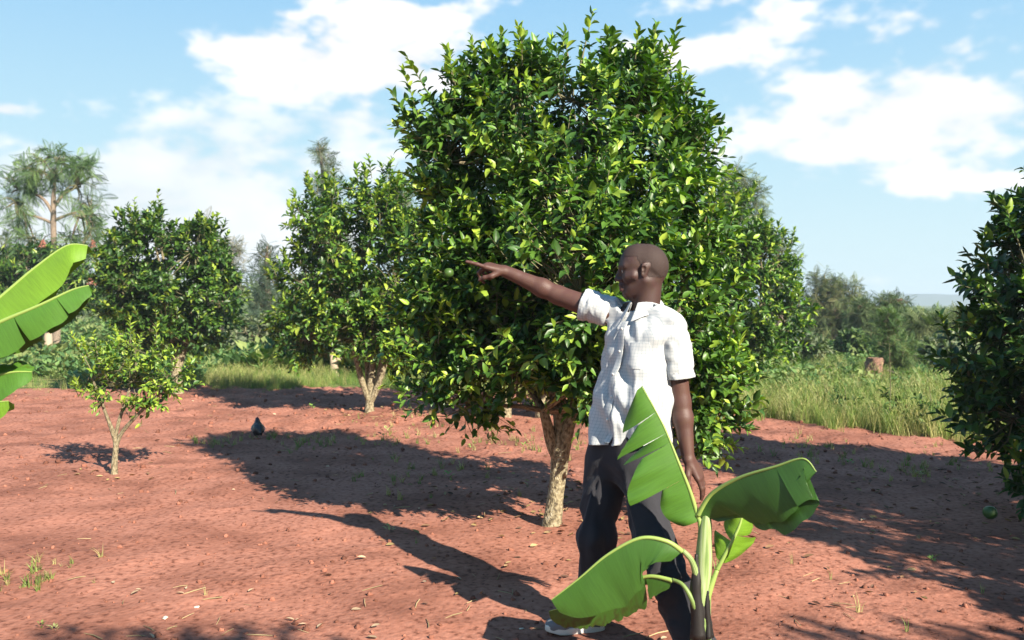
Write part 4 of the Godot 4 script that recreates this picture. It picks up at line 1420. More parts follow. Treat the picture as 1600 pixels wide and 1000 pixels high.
func banana_at_edge() -> void:
	var d := 3.5
	var b := P(-190, 0, d)
	b.y = 0.0
	var t := thing("banana_plant", "banana plant at the left border reaching into the picture with bright leaves", "banana plant", b)
	var at := func(px: float, py: float, dz := 0.0) -> Vector3: return P(px, py, d - dz) - b
	var mb := MB.new()
	mb.tube(smooth_path([Vector3(0, -0.03, 0), Vector3(0.01, 0.4, 0), Vector3(0.03, 0.9, 0), Vector3(0.05, 1.15, 0)], 5), smooth_vals([0.07, 0.06, 0.048, 0.03], 5), 16)
	obj("pseudostem", mb.commit(true), M.pseudostem, t)
	banana_leaf(t, [at.call(-150, 590), at.call(-80, 530), at.call(0, 464), at.call(55, 418), at.call(105, 384), at.call(138, 384)], Vector3(0.1, 1, 0.1), Vector3(0.4, 1, 0.2), [[1.0, 0.19, 38.0, 14.0, []], [-1.0, 0.16, 40.0, 20.0, []]], M.blade_fresh, {"seed": 621, "rib": 0.012})
	banana_leaf(t, [at.call(-150, 580, 0.12), at.call(-80, 538, 0.15), at.call(0, 502, 0.18), at.call(60, 477, 0.2), at.call(112, 453, 0.2), at.call(139, 446, 0.2)], Vector3(0.0, 1, 0.25), Vector3(0.1, 1, 0.25), [[1.0, 0.125, 60.0, 16.0, [[0.62, 8.0, 0.005], [0.84, -6.0, 0.004]]], [-1.0, 0.14, 66.0, 16.0, [[0.66, 10.0, 0.02]]]], M.blade, {"seed": 622, "rib": 0.012})
	banana_leaf(t, [at.call(-150, 610, 0.05), at.call(-80, 592, 0.06), at.call(-20, 588, 0.08), at.call(20, 581, 0.1), at.call(49, 581, 0.1)], Vector3(0.0, 1, 0.3), Vector3(0.0, 1, 0.3), [[1.0, 0.115, 58.0, 20.0, [[0.6, -8.0, 0.01]]], [-1.0, 0.08, -25.0, 20.0, []]], M.blade, {"seed": 623, "rib": 0.011, "burn": -1.0})
	banana_leaf(t, [at.call(-150, 660, 0.1), at.call(-80, 640, 0.12), at.call(-25, 630, 0.14), at.call(12, 627, 0.16)], Vector3(0.0, 1, 0.3), Vector3(0.0, 1, 0.3), [[1.0, 0.11, 55.0, 20.0, []], [-1.0, 0.1, 40.0, 20.0, []]], M.blade_fresh, {"seed": 624, "rib": 0.011})
	banana_leaf(t, [at.call(-250, 560, -0.1), at.call(-330, 480, -0.2), at.call(-420, 450, -0.3), at.call(-520, 500, -0.4)], Vector3(0, 1, 0), Vector3(-0.3, 1, 0), [[1.0, 0.16, 40.0, 25.0, [[0.5, 10.0, 0.01]]], [-1.0, 0.16, 40.0, 25.0, []]], M.blade, {"seed": 625, "rib": 0.012})
	banana_leaf(t, [at.call(-200, 520, -0.05), at.call(-215, 400, -0.15), at.call(-250, 310, -0.3), at.call(-310, 270, -0.5)], Vector3(0.3, 0.2, 1), Vector3(0.1, 0.8, 0.6), [[1.0, 0.15, 20.0, 25.0, []], [-1.0, 0.15, 20.0, 25.0, [[0.6, 10.0, 0.01]]]], M.blade_fresh, {"seed": 626, "rib": 0.012})
	stalk(t, [Vector3(0.03, 0.95, 0), at.call(-220, 590, -0.05), at.call(-250, 560, -0.1)], [0.03, 0.018, 0.012], M.rib)
	stalk(t, [Vector3(0.04, 1.05, 0), at.call(-196, 550, -0.02), at.call(-200, 520, -0.05)], [0.03, 0.018, 0.012], M.rib)
	for q: Array in [[-150, 590, 0.0], [-150, 580, 0.12], [-150, 610, 0.05], [-150, 660, 0.1]]:
		stalk(t, [Vector3(0.03, 0.9, 0) if q[1] < 650 else Vector3(0.02, 0.75, 0), at.call(-172, q[1] + 20, q[2] * 0.5), at.call(q[0], q[1], q[2])], [0.03, 0.018, 0.012], M.rib)

# ---------------------------------------------------------------- bodies: a field joined from tapered bones, meshed as surface nets
class Field:
	var o: Vector3
	var h: float
	var nx: int
	var ny: int
	var nz: int
	var f := PackedFloat32Array()
	func setup(lo: Vector3, hi: Vector3, cell: float) -> void:
		o = lo; h = cell
		nx = int(ceil((hi.x - lo.x) / h)) + 1
		ny = int(ceil((hi.y - lo.y) / h)) + 1
		nz = int(ceil((hi.z - lo.z) / h)) + 1
		f.resize(nx * ny * nz)
		f.fill(1.0)
	# a bone from a to b; thin = flatten by that factor along axis; carve = cut it away
	func bone(a: Vector3, b: Vector3, ra: float, rb: float, k := 0.02, axis := Vector3.ZERO, thin := 1.0, carve := false) -> void:
		var m := maxf(ra, rb) + k + 2.0 * h
		var lo := a.min(b) - Vector3.ONE * m - o
		var hi := a.max(b) + Vector3.ONE * m - o
		var x0 := clampi(int(lo.x / h), 0, nx - 1)
		var x1 := clampi(int(hi.x / h) + 1, 0, nx - 1)
		var y0 := clampi(int(lo.y / h), 0, ny - 1)
		var y1 := clampi(int(hi.y / h) + 1, 0, ny - 1)
		var z0 := clampi(int(lo.z / h), 0, nz - 1)
		var z1 := clampi(int(hi.z / h) + 1, 0, nz - 1)
		var squash := thin != 1.0
		var ab := b - a
		if squash: ab += axis * ab.dot(axis) * (thin - 1.0)
		var l2 := maxf(ab.length_squared(), 1e-9)
		for z in range(z0, z1 + 1):
			for y in range(y0, y1 + 1):
				var i := (z * ny + y) * nx + x0
				var p := Vector3(o.x + x0 * h, o.y + y * h, o.z + z * h) - a
				for x in range(x0, x1 + 1):
					var q := p
					if squash: q += axis * q.dot(axis) * (thin - 1.0)
					var t := clampf(q.dot(ab) / l2, 0.0, 1.0)
					var dd := (q - ab * t).length() - lerpf(ra, rb, t)
					var e := f[i]
					if carve:
						dd = -dd
						var g := maxf(k - absf(e - dd), 0.0)
						f[i] = maxf(e, dd) + g * g * 0.25 / k
					else:
						var g := maxf(k - absf(e - dd), 0.0)
						f[i] = minf(e, dd) - g * g * 0.25 / k
					i += 1
					p.x += h
	func mesh(mb: MB) -> int:
		var first := mb.v.size()
		var at := PackedInt32Array()
		at.resize(f.size())
		at.fill(-1)
		var sy := nx
		var sz := nx * ny
		var off := PackedInt32Array([0, 1, sy, sy + 1, sz, sz + 1, sz + sy, sz + sy + 1])
		var edges := PackedInt32Array([0, 1, 2, 3, 4, 5, 6, 7, 0, 2, 1, 3, 4, 6, 5, 7, 0, 4, 1, 5, 2, 6, 3, 7])
		for z in nz - 1:
			for y in ny - 1:
				var i := (z * ny + y) * nx - 1
				for x in nx - 1:
					i += 1
					var e := f[i]
					if e > h * 3.0 or e < -h * 3.0: continue
					var neg := 0
					for c in 8:
						if f[i + off[c]] < 0.0: neg += 1
					if neg == 0 or neg == 8: continue
					var s := Vector3.ZERO
					var n := 0
					for q in 12:
						var ca := edges[q * 2]
						var cb := edges[q * 2 + 1]
						var va := f[i + off[ca]]
						var vb := f[i + off[cb]]
						if (va < 0.0) == (vb < 0.0): continue
						var t := va / (va - vb)
						s += Vector3(ca & 1, (ca >> 1) & 1, ca >> 2).lerp(Vector3(cb & 1, (cb >> 1) & 1, cb >> 2), t)
						n += 1
					at[i] = mb.vert(o + (Vector3(x, y, z) + s / n) * h)
		for z in range(1, nz - 1):
			for y in range(1, ny - 1):
				var i := (z * ny + y) * nx
				for x in range(1, nx - 1):
					var e := f[i + x]
					if e > h * 2.0 or e < -h * 2.0: continue
					var j := i + x
					var inside := e < 0.0
					for ax in 3:
						var st := 1 if ax == 0 else (sy if ax == 1 else sz)
						if (f[j + st] < 0.0) == inside: continue
						var u := sy if ax == 0 else (sz if ax == 1 else 1)
						var w := sz if ax == 0 else (1 if ax == 1 else sy)
						var a := at[j - u - w]
						var b := at[j - w]
						var c := at[j]
						var d := at[j - u]
						if a < 0 or b < 0 or c < 0 or d < 0: continue
						if inside: mb.quad(a, d, c, b)
						else: mb.quad(a, b, c, d)
		return first

# keeps what lies on the inner side of every plane (n, d, centre, reach) and snaps the edge onto it
func trim(mb: MB, planes: Array) -> void:
	var side := PackedByteArray()
	side.resize(mb.v.size())
	for i in mb.v.size():
		for pl: Array in planes:
			if pl.size() > 2 and mb.v[i].distance_to(pl[2]) > pl[3]: continue
			var s: float = pl[0].dot(mb.v[i]) - pl[1]
			if s > 0.0:
				side[i] = 1
	var keep := PackedInt32Array()
	for i in range(0, mb.ix.size(), 3):
		if side[mb.ix[i]] and side[mb.ix[i + 1]] and side[mb.ix[i + 2]]: continue
		keep.append(mb.ix[i]); keep.append(mb.ix[i + 1]); keep.append(mb.ix[i + 2])
	mb.ix = keep
	for i in mb.v.size():
		if side[i]:
			for pl: Array in planes:
				if pl.size() > 2 and mb.v[i].distance_to(pl[2]) > pl[3]: continue
				var s: float = pl[0].dot(mb.v[i]) - pl[1]
				if s > 0.0: mb.v[i] -= pl[0] * s

# a turned hem along open edges
func hem(mb: MB, thick: float) -> void:
	var nn := mb.normals()
	var seen := {}
	for i in range(0, mb.ix.size(), 3):
		for e in 3:
			var a := mb.ix[i + e]
			var b := mb.ix[i + (e + 1) % 3]
			if seen.has(Vector2i(b, a)): seen.erase(Vector2i(b, a))
			else: seen[Vector2i(a, b)] = true
	for e: Vector2i in seen:
		var a := mb.vert(mb.v[e.x] - nn[e.x] * thick, mb.uv[e.x])
		var b := mb.vert(mb.v[e.y] - nn[e.y] * thick, mb.uv[e.y])
		mb.quad(e.y, e.x, a, b)

# ---------------------------------------------------------------- the man
func hand(fd: Field, wrist: Vector3, f: Vector3, b: Vector3, th: Vector3, curls: Array, spread: float, thumb: Array) -> void:
	# f = along the hand, b = out of its back, th = towards the thumb
	var offs := [0.030, 0.010, -0.010, -0.028]
	var base := [0.092, 0.096, 0.090, 0.080]
	var lens := [[0.044, 0.027, 0.022], [0.048, 0.031, 0.023], [0.044, 0.029, 0.022], [0.035, 0.021, 0.019]]
	for i in 4:
		var k: Vector3 = wrist + th * offs[i] + f * base[i]
		fd.bone(wrist + th * offs[i] * 0.5 + f * 0.008, k, 0.0165, 0.0125 if i < 3 else 0.011, 0.014)
		var dir = (f + th * offs[i] * spread).normalized()
		var p := k
		var r: float = [0.0098, 0.010, 0.0095, 0.0085][i]
		for j in 3:
			dir = dir.rotated(th, deg_to_rad(curls[i][j]))
			var e: Vector3 = p + dir * lens[i][j]
			fd.bone(p, e, r, r * 0.9, 0.004)
			p = e
			r *= 0.9
	var q := wrist + th * 0.02 + f * 0.022 - b * 0.006
	var r2 := 0.015
	var dl := [0.046, 0.034, 0.028]
	for j in 3:
		var e: Vector3 = q + (f * thumb[j][0] + th * thumb[j][1] + b * thumb[j][2]).normalized() * dl[j]
		fd.bone(q, e, r2, r2 * 0.82, 0.008)
		q = e
		r2 *= 0.82

func man() -> void:
	var base := G(905, 986)
	base.x = P(985, 0, 3.85).x
	var root := thing("person", "man in white checked shirt and black trousers, striding and pointing with outstretched arm", "person", base)
	var J := func(px: float, py: float, d: float) -> Vector3: return P(px, py, d) - base
	var F := Vector3(-0.79, 0, 0.61).normalized()     # the way the chest faces
	var L := Vector3.UP.cross(F).normalized()          # towards his left arm
	# joints
	var neck: Vector3 = J.call(1008, 482, 3.87)
	var chest: Vector3 = J.call(1004, 535, 3.86)
	var waist: Vector3 = J.call(990, 630, 3.84)
	var pelvis: Vector3 = J.call(976, 705, 3.85)
	var rsh: Vector3 = J.call(952, 487, 3.96)
	var rel: Vector3 = J.call(872, 461, 4.06)
	var rwr: Vector3 = J.call(790, 424, 4.10)
	var lsh: Vector3 = J.call(1052, 512, 3.73)
	var lel: Vector3 = J.call(1064, 628, 3.74)
	var lwr: Vector3 = J.call(1076, 716, 3.70)
	var rhip: Vector3 = J.call(948, 715, 3.92)
	var rkn: Vector3 = J.call(932, 838, 3.86)
	var ran: Vector3 = J.call(930, 955, 3.90)
	var lhip: Vector3 = J.call(1000, 720, 3.78)
	var lkn: Vector3 = J.call(1024, 852, 3.62)
	var lan: Vector3 = J.call(1086, 1000, 3.50)

	# ---- the body: one mesh of skin
	var body := MB.new()
	body.colored = true
	# trunk and legs, under the clothes
	var fd := Field.new()
	fd.setup(Vector3(-0.3, -0.02, -0.45), Vector3(0.46, 1.45, 0.60), 0.016)
	fd.bone(chest - L * 0.07, chest + L * 0.07, 0.10, 0.10, 0.06, F, 1.25)
	fd.bone(waist - L * 0.04, waist + L * 0.04, 0.10, 0.10, 0.08, F, 1.2)
	fd.bone(pelvis - L * 0.06, pelvis + L * 0.06, 0.10, 0.10, 0.08, F, 1.1)
	fd.bone(neck, chest, 0.05, 0.09, 0.05)
	fd.bone(neck + Vector3.DOWN * 0.05, rsh + Vector3.DOWN * 0.02, 0.04, 0.042, 0.03)
	fd.bone(neck + Vector3.DOWN * 0.05, lsh + Vector3.DOWN * 0.02, 0.04, 0.042, 0.03)
	fd.bone(rhip, rkn, 0.07, 0.052, 0.05); fd.bone(rkn, ran, 0.05, 0.036, 0.03)
	fd.bone(lhip, lkn, 0.07, 0.052, 0.05); fd.bone(lkn, lan, 0.05, 0.036, 0.03)
	fd.mesh(body)
	# right arm and the pointing hand
	fd = Field.new()
	var hf := (J.call(755, 413, 4.10) - rwr as Vector3).normalized()
	fd.setup(rsh.min(rwr + hf * 0.2) - Vector3(0.06, 0.16, 0.13), rsh.max(rwr) + Vector3(0.06, 0.08, 0.12), 0.0042)
	fd.bone(rsh + Vector3.DOWN * 0.01, rel, 0.046, 0.041, 0.02)
	fd.bone(rsh.lerp(rel, 0.5) + Vector3.DOWN * 0.008, rel, 0.044, 0.036, 0.02)
	fd.bone(rel, rel.lerp(rwr, 0.3), 0.039, 0.042, 0.02)
	fd.bone(rel.lerp(rwr, 0.3), rwr, 0.042, 0.0255, 0.02)
	fd.bone(rel.lerp(rwr, 0.8), rwr + hf * 0.012, 0.027, 0.024, 0.015, Vector3.UP, 1.12)
	var hb := (Vector3(0.15, 1, 0.35) - hf * hf.dot(Vector3(0.15, 1, 0.35))).normalized()
	var hth := hb.cross(hf).normalized()
	if hth.z < 0: hth = -hth
	var sgn := 1.0 if hf.rotated(hth, 0.5).dot(hb) < 0.0 else -1.0
	hand(fd, rwr, hf, hb, hth, [[-2 * sgn, 4 * sgn, 3 * sgn], [62 * sgn, 62 * sgn, 25 * sgn], [72 * sgn, 72 * sgn, 30 * sgn], [78 * sgn, 75 * sgn, 30 * sgn]], 1.0, [[0.75, 0.45, -0.55], [0.85, -0.05, -0.5], [0.7, -0.2, -0.75]])
	fd.mesh(body)
	# left arm, hanging
	fd = Field.new()
	var lf := (J.call(1104, 758, 3.70) - lwr as Vector3).normalized()
	fd.setup(lsh.min(lwr + lf * 0.2) - Vector3(0.10, 0.08, 0.10), lsh.max(lwr + lf * 0.2) + Vector3(0.08, 0.06, 0.10), 0.0046)
	fd.bone(lsh + Vector3.DOWN * 0.02, lel, 0.045, 0.042, 0.02)
	fd.bone(lel, lel.lerp(lwr, 0.3), 0.040, 0.042, 0.02)
	fd.bone(lel.lerp(lwr, 0.3), lwr, 0.042, 0.026, 0.02)
	var lb := (Vector3(0.75, 0.3, 0.6) - lf * lf.dot(Vector3(0.75, 0.3, 0.6))).normalized()
	var lth := lb.cross(lf).normalized()
	if lth.dot(F) < 0: lth = -lth
	sgn = 1.0 if lf.rotated(lth, 0.5).dot(lb) < 0.0 else -1.0
	hand(fd, lwr, lf, lb, lth, [[12 * sgn, 18 * sgn, 10 * sgn], [15 * sgn, 22 * sgn, 12 * sgn], [18 * sgn, 24 * sgn, 14 * sgn], [22 * sgn, 26 * sgn, 14 * sgn]], 2.0, [[0.7, 0.6, -0.3], [0.9, 0.3, -0.3], [0.95, 0.1, -0.25]])
	fd.mesh(body)
	# head and neck
	fd = Field.new()
	var hc: Vector3 = J.call(1003, 423, 3.86)
	var U := Vector3(0.03, 1, 0).normalized()
	var HF := Vector3(-0.985, -0.06, -0.12).normalized()    # the way the face looks
	U = (U - HF * U.dot(HF)).normalized()
	var S := U.cross(HF).normalized()
	var at := func(f: float, u: float, s: float) -> Vector3: return hc + HF * f + U * u + S * s
	fd.setup(hc - Vector3(0.15, 0.24, 0.13), hc + Vector3(0.14, 0.14, 0.13), 0.0036)
	fd.bone(at.call(-0.022, 0.030, 0), at.call(0.012, 0.036, 0), 0.085, 0.082, 0.02, S, 1.16)
	fd.bone(at.call(-0.040, 0.010, 0), at.call(-0.03, 0.0, 0), 0.070, 0.06, 0.03, S, 1.05)
	fd.bone(at.call(0.040, 0.012, 0), at.call(0.048, -0.058, 0), 0.052, 0.040, 0.03, S, 0.92)
	fd.bone(at.call(0.030, -0.070, 0), at.call(0.066, -0.097, 0), 0.034, 0.021, 0.025)
	for s: float in [-1.0, 1.0]:
		fd.bone(at.call(-0.008, -0.045, 0.056 * s), at.call(0.060, -0.096, 0.016 * s), 0.019, 0.017, 0.03)
		fd.bone(at.call(0.084, 0.022, 0.012 * s), at.call(0.072, 0.023, 0.045 * s), 0.012, 0.010, 0.018)
		fd.bone(at.call(0.062, -0.026, 0.043 * s), at.call(0.040, -0.022, 0.058 * s), 0.022, 0.018, 0.02)
	for s: float in [-1.0, 1.0]:
		fd.bone(at.call(0.098, 0.001, 0.030 * s), at.call(0.094, 0.0, 0.036 * s), 0.013, 0.012, 0.012, Vector3.ZERO, 1.0, true)
		fd.bone(at.call(0.076, 0.003, 0.031 * s), at.call(0.075, 0.003, 0.035 * s), 0.0125, 0.012, 0.006)
	fd.bone(at.call(0.091, 0.012, 0), at.call(0.110, -0.029, 0), 0.0085, 0.0125, 0.014)
	for s: float in [-1.0, 1.0]:
		fd.bone(at.call(0.100, -0.034, 0.011 * s), at.call(0.093, -0.035, 0.015 * s), 0.0095, 0.009, 0.008)
	fd.bone(at.call(0.094, -0.058, -0.014), at.call(0.094, -0.058, 0.014), 0.0115, 0.0115, 0.008)
	fd.bone(at.call(0.092, -0.075, -0.012), at.call(0.092, -0.075, 0.012), 0.0120, 0.0120, 0.008)
	fd.bone(at.call(0.106, -0.0665, -0.024), at.call(0.106, -0.0665, 0.024), 0.003, 0.003, 0.003, Vector3.ZERO, 1.0, true)
	for s: float in [-1.0, 1.0]:
		# ears
		fd.bone(at.call(-0.014, 0.014, 0.078 * s), at.call(-0.006, -0.018, 0.074 * s), 0.020, 0.015, 0.006, (S - HF * 0.35 * s).normalized(), 2.6)
		fd.bone(at.call(-0.006, 0.006, 0.090 * s), at.call(-0.004, -0.010, 0.086 * s), 0.0105, 0.008, 0.004, Vector3.ZERO, 1.0, true)
		fd.bone(at.call(0.000, -0.004, 0.078 * s), at.call(0.002, -0.008, 0.077 * s), 0.005, 0.004, 0.004)
	# neck
	fd.bone(at.call(-0.028, -0.05, 0), neck + Vector3(0.0, -0.03, 0.0), 0.056, 0.062, 0.03)
	fd.bone(at.call(-0.020, -0.055, 0.045), neck - F * -0.04 + Vector3.DOWN * 0.02, 0.017, 0.014, 0.02)
	var head_first := fd.mesh(body)
	var skin := StandardMaterial3D.new()
	skin.resource_name = "skin"
	skin.albedo_color = Color.WHITE
	skin.vertex_color_use_as_albedo = true
	skin.roughness = 0.58
	skin.metallic_specular = 0.5
	skin.heightmap_enabled = true
	skin.heightmap_texture = ntex(noise(701, 0.09, 3), 256)
	skin.heightmap_scale = 0.05
	skin.uv1_triplanar = true
	skin.uv1_scale = Vector3(6, 6, 6)
	var sn := noise(700, 22.0, 3)
	for i in body.v.size():
		var p := body.v[i]
		var k := 1.0 + 0.10 * sn.get_noise_3dv(p)
		var c := Color(0.086, 0.039, 0.029)
		if i >= head_first:
			c = Color(0.058, 0.030, 0.024)
			var q := p - hc
			var lip := Vector2(q.dot(HF) - 0.10, q.dot(U) + 0.067).length()
			if lip < 0.022 and absf(q.dot(S)) < 0.024: c = c.lerp(Color(0.10, 0.045, 0.042), 0.6)
		body.c[i] = Color(c.r * k, c.g * k, c.b * k)
	var bo := obj("body", body.commit(), skin, root)
	# cropped hair: a thin cap over the scalp
	var hair := MB.new()
	var map := {}
	var bn := body.normals()
	for i in range(0, body.ix.size(), 3):
		if body.ix[i] < head_first: continue
		var ok := true
		for e in 3:
			var q := body.v[body.ix[i + e]] - hc
			var f := q.dot(HF)
			var u := q.dot(U)
			var line := 0.062 + maxf(0.0, 0.03 - f) * -0.15
			if f < 0.02: line = lerpf(0.05, -0.035, clampf((0.02 - f) / 0.045, 0.0, 1.0))
			if f > 0.075 or u < line or (absf(q.dot(S)) > 0.076 and u < 0.03): ok = false
		if not ok: continue
		for e in 3:
			var j := body.ix[i + e]
			if not map.has(j): map[j] = hair.vert(body.v[j] + bn[j] * 0.0016)
			hair.ix.append(map[j])
	var hm := mat(0.046, 0.029, 0.026, 0.7, 0.35)
	hm.heightmap_enabled = true
	hm.heightmap_texture = ntex(noise(702, 0.2, 2), 256)
	hm.heightmap_scale = 0.12
	hm.albedo_color = Color.WHITE
	hm.albedo_texture = ntex(noise(703, 0.35, 2), 256, [lin(0.024, 0.017, 0.016), lin(0.075, 0.047, 0.040)], [0.25, 0.75])
	hm.uv1_triplanar = true
	hm.uv1_scale = Vector3(9, 9, 9)
	obj("hair", hair.commit(), hm, root)
	# eyes
	for s: float in [-1.0, 1.0]:
		var e := sphere(at.call(0.0775, 0.0025, 0.031 * s), Vector3.ONE * 0.0118)
		var eye := obj("eye", e, mat(0.5, 0.46, 0.42, 0.25), root)
		obj("iris", sphere(at.call(0.0865, 0.002, 0.032 * s), Vector3.ONE * 0.0045), mat(0.012, 0.008, 0.006, 0.2), eye)

	# ---- shirt
	var cloth := shirt_material()
	var wr := noise(710, 5.0, 3)
	var drape := noise(711, 1.0, 2)
	fd = Field.new()
	fd.setup(Vector3(-0.30, 0.70, -0.34), Vector3(0.36, 1.50, 0.34), 0.0095)
	var ch2: Vector3 = J.call(1005, 538, 3.86)
	var hm1: Vector3 = J.call(982, 690, 3.84)
	for s: float in [-1.0, 0.0, 1.0]:
		var top := ch2 + L * 0.082 * s + Vector3.UP * 0.02
		var mid := waist + L * 0.075 * s + F * 0.005
		var bot := hm1 + L * 0.08 * s + Vector3.DOWN * 0.12 + F * (0.015 if s < 0.5 else 0.0)
		fd.bone(top, mid, 0.112, 0.108, 0.05, F, 1.06)
		fd.bone(mid, bot, 0.108, 0.114, 0.05, F, 1.0)
	fd.bone(neck + Vector3.DOWN * 0.035 - L * 0.03, rsh + Vector3.UP * 0.012, 0.062, 0.058, 0.05)
	fd.bone(neck + Vector3.DOWN * 0.035 + L * 0.03, lsh + Vector3.UP * 0.004, 0.062, 0.056, 0.05)
	fd.bone(neck + Vector3.DOWN * 0.02, neck + Vector3.DOWN * 0.1, 0.062, 0.08, 0.04)
	var mb := MB.new()
	fd.mesh(mb)
	# folds: long drapes towards the hem, pulls towards the raised shoulder
	var nn := mb.normals()
	for i in mb.v.size():
		var p := mb.v[i]
		var rel2 := p - waist
		var ang := atan2(rel2.dot(L), rel2.dot(F))
		var low := clampf((1.22 - p.y) / 0.4, 0.0, 1.0)
		var amp := 0.004 + 0.011 * low
		var w := sin(ang * 7.0 + 2.2 * drape.get_noise_2d(p.y * 1.6, ang * 0.6) + 0.8)
		w = w * absf(w)
		var pull := sin((p - rsh).length() * 62.0 + 3.0 * drape.get_noise_2d(ang * 2.0, p.y * 3.0)) * clampf(1.0 - (p - rsh).length() * 2.4, 0.0, 1.0)
		var diag := sin((p.y * 34.0 + ang * 5.0) + 3.0 * drape.get_noise_3d(p.x * 4.0, p.y * 4.0, p.z * 4.0)) * clampf(0.5 + drape.get_noise_3d(p.x * 5.0 + 9.0, p.y * 3.0, p.z * 5.0) * 1.6, 0.0, 1.0)
		mb.v[i] += nn[i] * (amp * 1.25 * w + 0.006 * pull + 0.010 * diag + 0.006 * wr.get_noise_3dv(p * 1.2))
	var nk := neck + F * 0.012
	var hem_n := (Vector3.DOWN + L * 0.10 + F * 0.03).normalized()
	var hem_p: Vector3 = J.call(985, 693, 3.84)
	trim(mb, [[hem_n, hem_n.dot(hem_p)], [(Vector3.UP + F * 0.62).normalized(), (Vector3.UP + F * 0.62).normalized().dot(neck + Vector3.UP * 0.016 + F * 0.03), neck + Vector3.UP * 0.04, 0.125]])
	cloth_uv(mb, waist, Vector3.UP, F, L, 0.15)
	hem(mb, 0.004)
	var shirt := obj("shirt", mb.commit(true), cloth, root)
	# sleeves
	sleeve(shirt, cloth, rsh + (rsh - rel).normalized() * 0.015, rel, 0.067, 0.067, (J.call(909, 480, 4.0) as Vector3), 720)
	sleeve(shirt, cloth, lsh + (lsh - lel).normalized() * 0.005, lel + Vector3(0.005, 0, 0.01), 0.066, 0.064, (J.call(1064, 590, 3.74) as Vector3), 721)
	# collar: a standing band folded outwards, open at the front
	mb = MB.new()
	var cdir := (Vector3.UP - F * 0.30).normalized()
	var cx := (F - cdir * F.dot(cdir)).normalized()
	var cy := L
	var c0 := neck + Vector3.DOWN * 0.016 + F * 0.006
	var cols := 33
	var prof := [[0.000, 0.066], [0.018, 0.0645], [0.036, 0.063], [0.040, 0.066], [0.036, 0.070], [0.016, 0.078], [-0.016, 0.093]]
	for r in prof.size():
		for k in cols:
			var a := deg_to_rad(16.0 + 328.0 * k / (cols - 1))
			var front := pow(maxf(0.0, cos(a)), 3.0)
			var yy: float = prof[r][0] - front * 0.018 - (front * 0.030 if r >= 5 else 0.0) * (r - 4) * 0.7
			var rr: float = prof[r][1] * (1.0 + 0.10 * front)
			mb.vert(c0 + cx * cos(a) * rr * 0.98 + cy * sin(a) * rr + cdir * yy, Vector2(a * 0.07, prof[r][0]) / 0.11)
	mb.strip_grid(0, prof.size(), cols)
	if mb.normals()[2 * cols + 16].dot(-cx) > 0: mb.flip()
	hem(mb, 0.002)
	obj("collar", mb.commit(true), cloth, shirt)
	# button placket and buttons down the front
	var front_pts := []
	var norm_pts := []
	var sh_tree := shirt.mesh.surface_get_arrays(0)
	var sv: PackedVector3Array = sh_tree[Mesh.ARRAY_VERTEX]
	for q in 17:
		var y := lerpf(neck.y - 0.055, hem_p.y + 0.015, q / 16.0)
		var ctr := chest.lerp(waist, clampf((chest.y - y) / (chest.y - waist.y), -0.5, 2.0))
		ctr.y = y
		var best := Vector3.ZERO
		var bd := -1.0
		for p in sv:
			if absf(p.y - y) < 0.012 and absf((p - ctr).dot(L) + 0.012) < 0.012:
				var f := (p - ctr).dot(F)
				if f > bd: bd = f; best = p
		if bd > 0.0: front_pts.append(best + L * (-0.012 - (best - ctr).dot(L)) + Vector3.UP * (y - best.y))
	mb = MB.new()
	for i in front_pts.size():
		var p: Vector3 = front_pts[i]
		for k in 4:
			mb.vert(p + L * [-0.0165, -0.0155, 0.0155, 0.0165][k] + F * [0.001, 0.0055, 0.0055, 0.001][k], Vector2(k * 0.011, p.y) / 0.11)
	mb.strip_grid(0, front_pts.size(), 4)
	if mb.normals()[5].dot(F) < 0: mb.flip()
	obj("placket", mb.commit(), cloth, shirt)
	for i in range(1, front_pts.size() - 1, 3):
		var bt := MB.new()
		bt.tube([front_pts[i] + F * 0.0055, front_pts[i] + F * 0.0085], [0.0062, 0.0055], 10)
		obj("button", bt.commit(), mat(0.75, 0.74, 0.70, 0.35), shirt)
	# breast pocket on his left
	mb = MB.new()
	var pk: Array[Vector3] = []
	for r in 6:
		for k in 5:
			var want := chest + L * lerpf(0.045, 0.135, k / 4.0) + Vector3.DOWN * lerpf(-0.005, 0.105, r / 5.0)
			if r == 5 and (k == 0 or k == 4): want += Vector3.UP * 0.014
			var best := want
			var bd := 1e9
			for p in sv:
				var q := p - want
				if q.dot(F) < 0.02: continue
				var dd := q - F * q.dot(F)
				if dd.length_squared() < bd: bd = dd.length_squared(); best = p
			mb.vert(want + F * ((best - want).dot(F) + 0.004), Vector2(k * 0.022, r * 0.022) / 0.11)
	mb.strip_grid(0, 6, 5)
	if mb.normals()[12].dot(F) < 0: mb.flip()
	hem(mb, 0.004)
	obj("pocket", mb.commit(), cloth, shirt)

	# ---- trousers
	fd = Field.new()
	fd.setup(Vector3(-0.30, -0.06, -0.45), Vector3(0.46, 1.02, 0.60), 0.011)
	fd.bone(pelvis + Vector3.UP * 0.06 - L * 0.065, pelvis + Vector3.UP * 0.06 + L * 0.065, 0.105, 0.105, 0.06, F, 1.1)
	fd.bone(pelvis + Vector3.DOWN * 0.03 - L * 0.065, pelvis + Vector3.DOWN * 0.03 + L * 0.065, 0.112, 0.112, 0.06, F, 1.05)
	fd.bone(rhip + Vector3.DOWN * 0.02, rkn, 0.094, 0.076, 0.04)
	fd.bone(rkn, ran + Vector3.DOWN * 0.07, 0.076, 0.068, 0.03)
	fd.bone(lhip + Vector3.DOWN * 0.02, lkn, 0.096, 0.080, 0.04)
	fd.bone(lkn, lan + (lan - lkn).normalized() * 0.14, 0.078, 0.080, 0.03)
	mb = MB.new()
	fd.mesh(mb)
	nn = mb.normals()
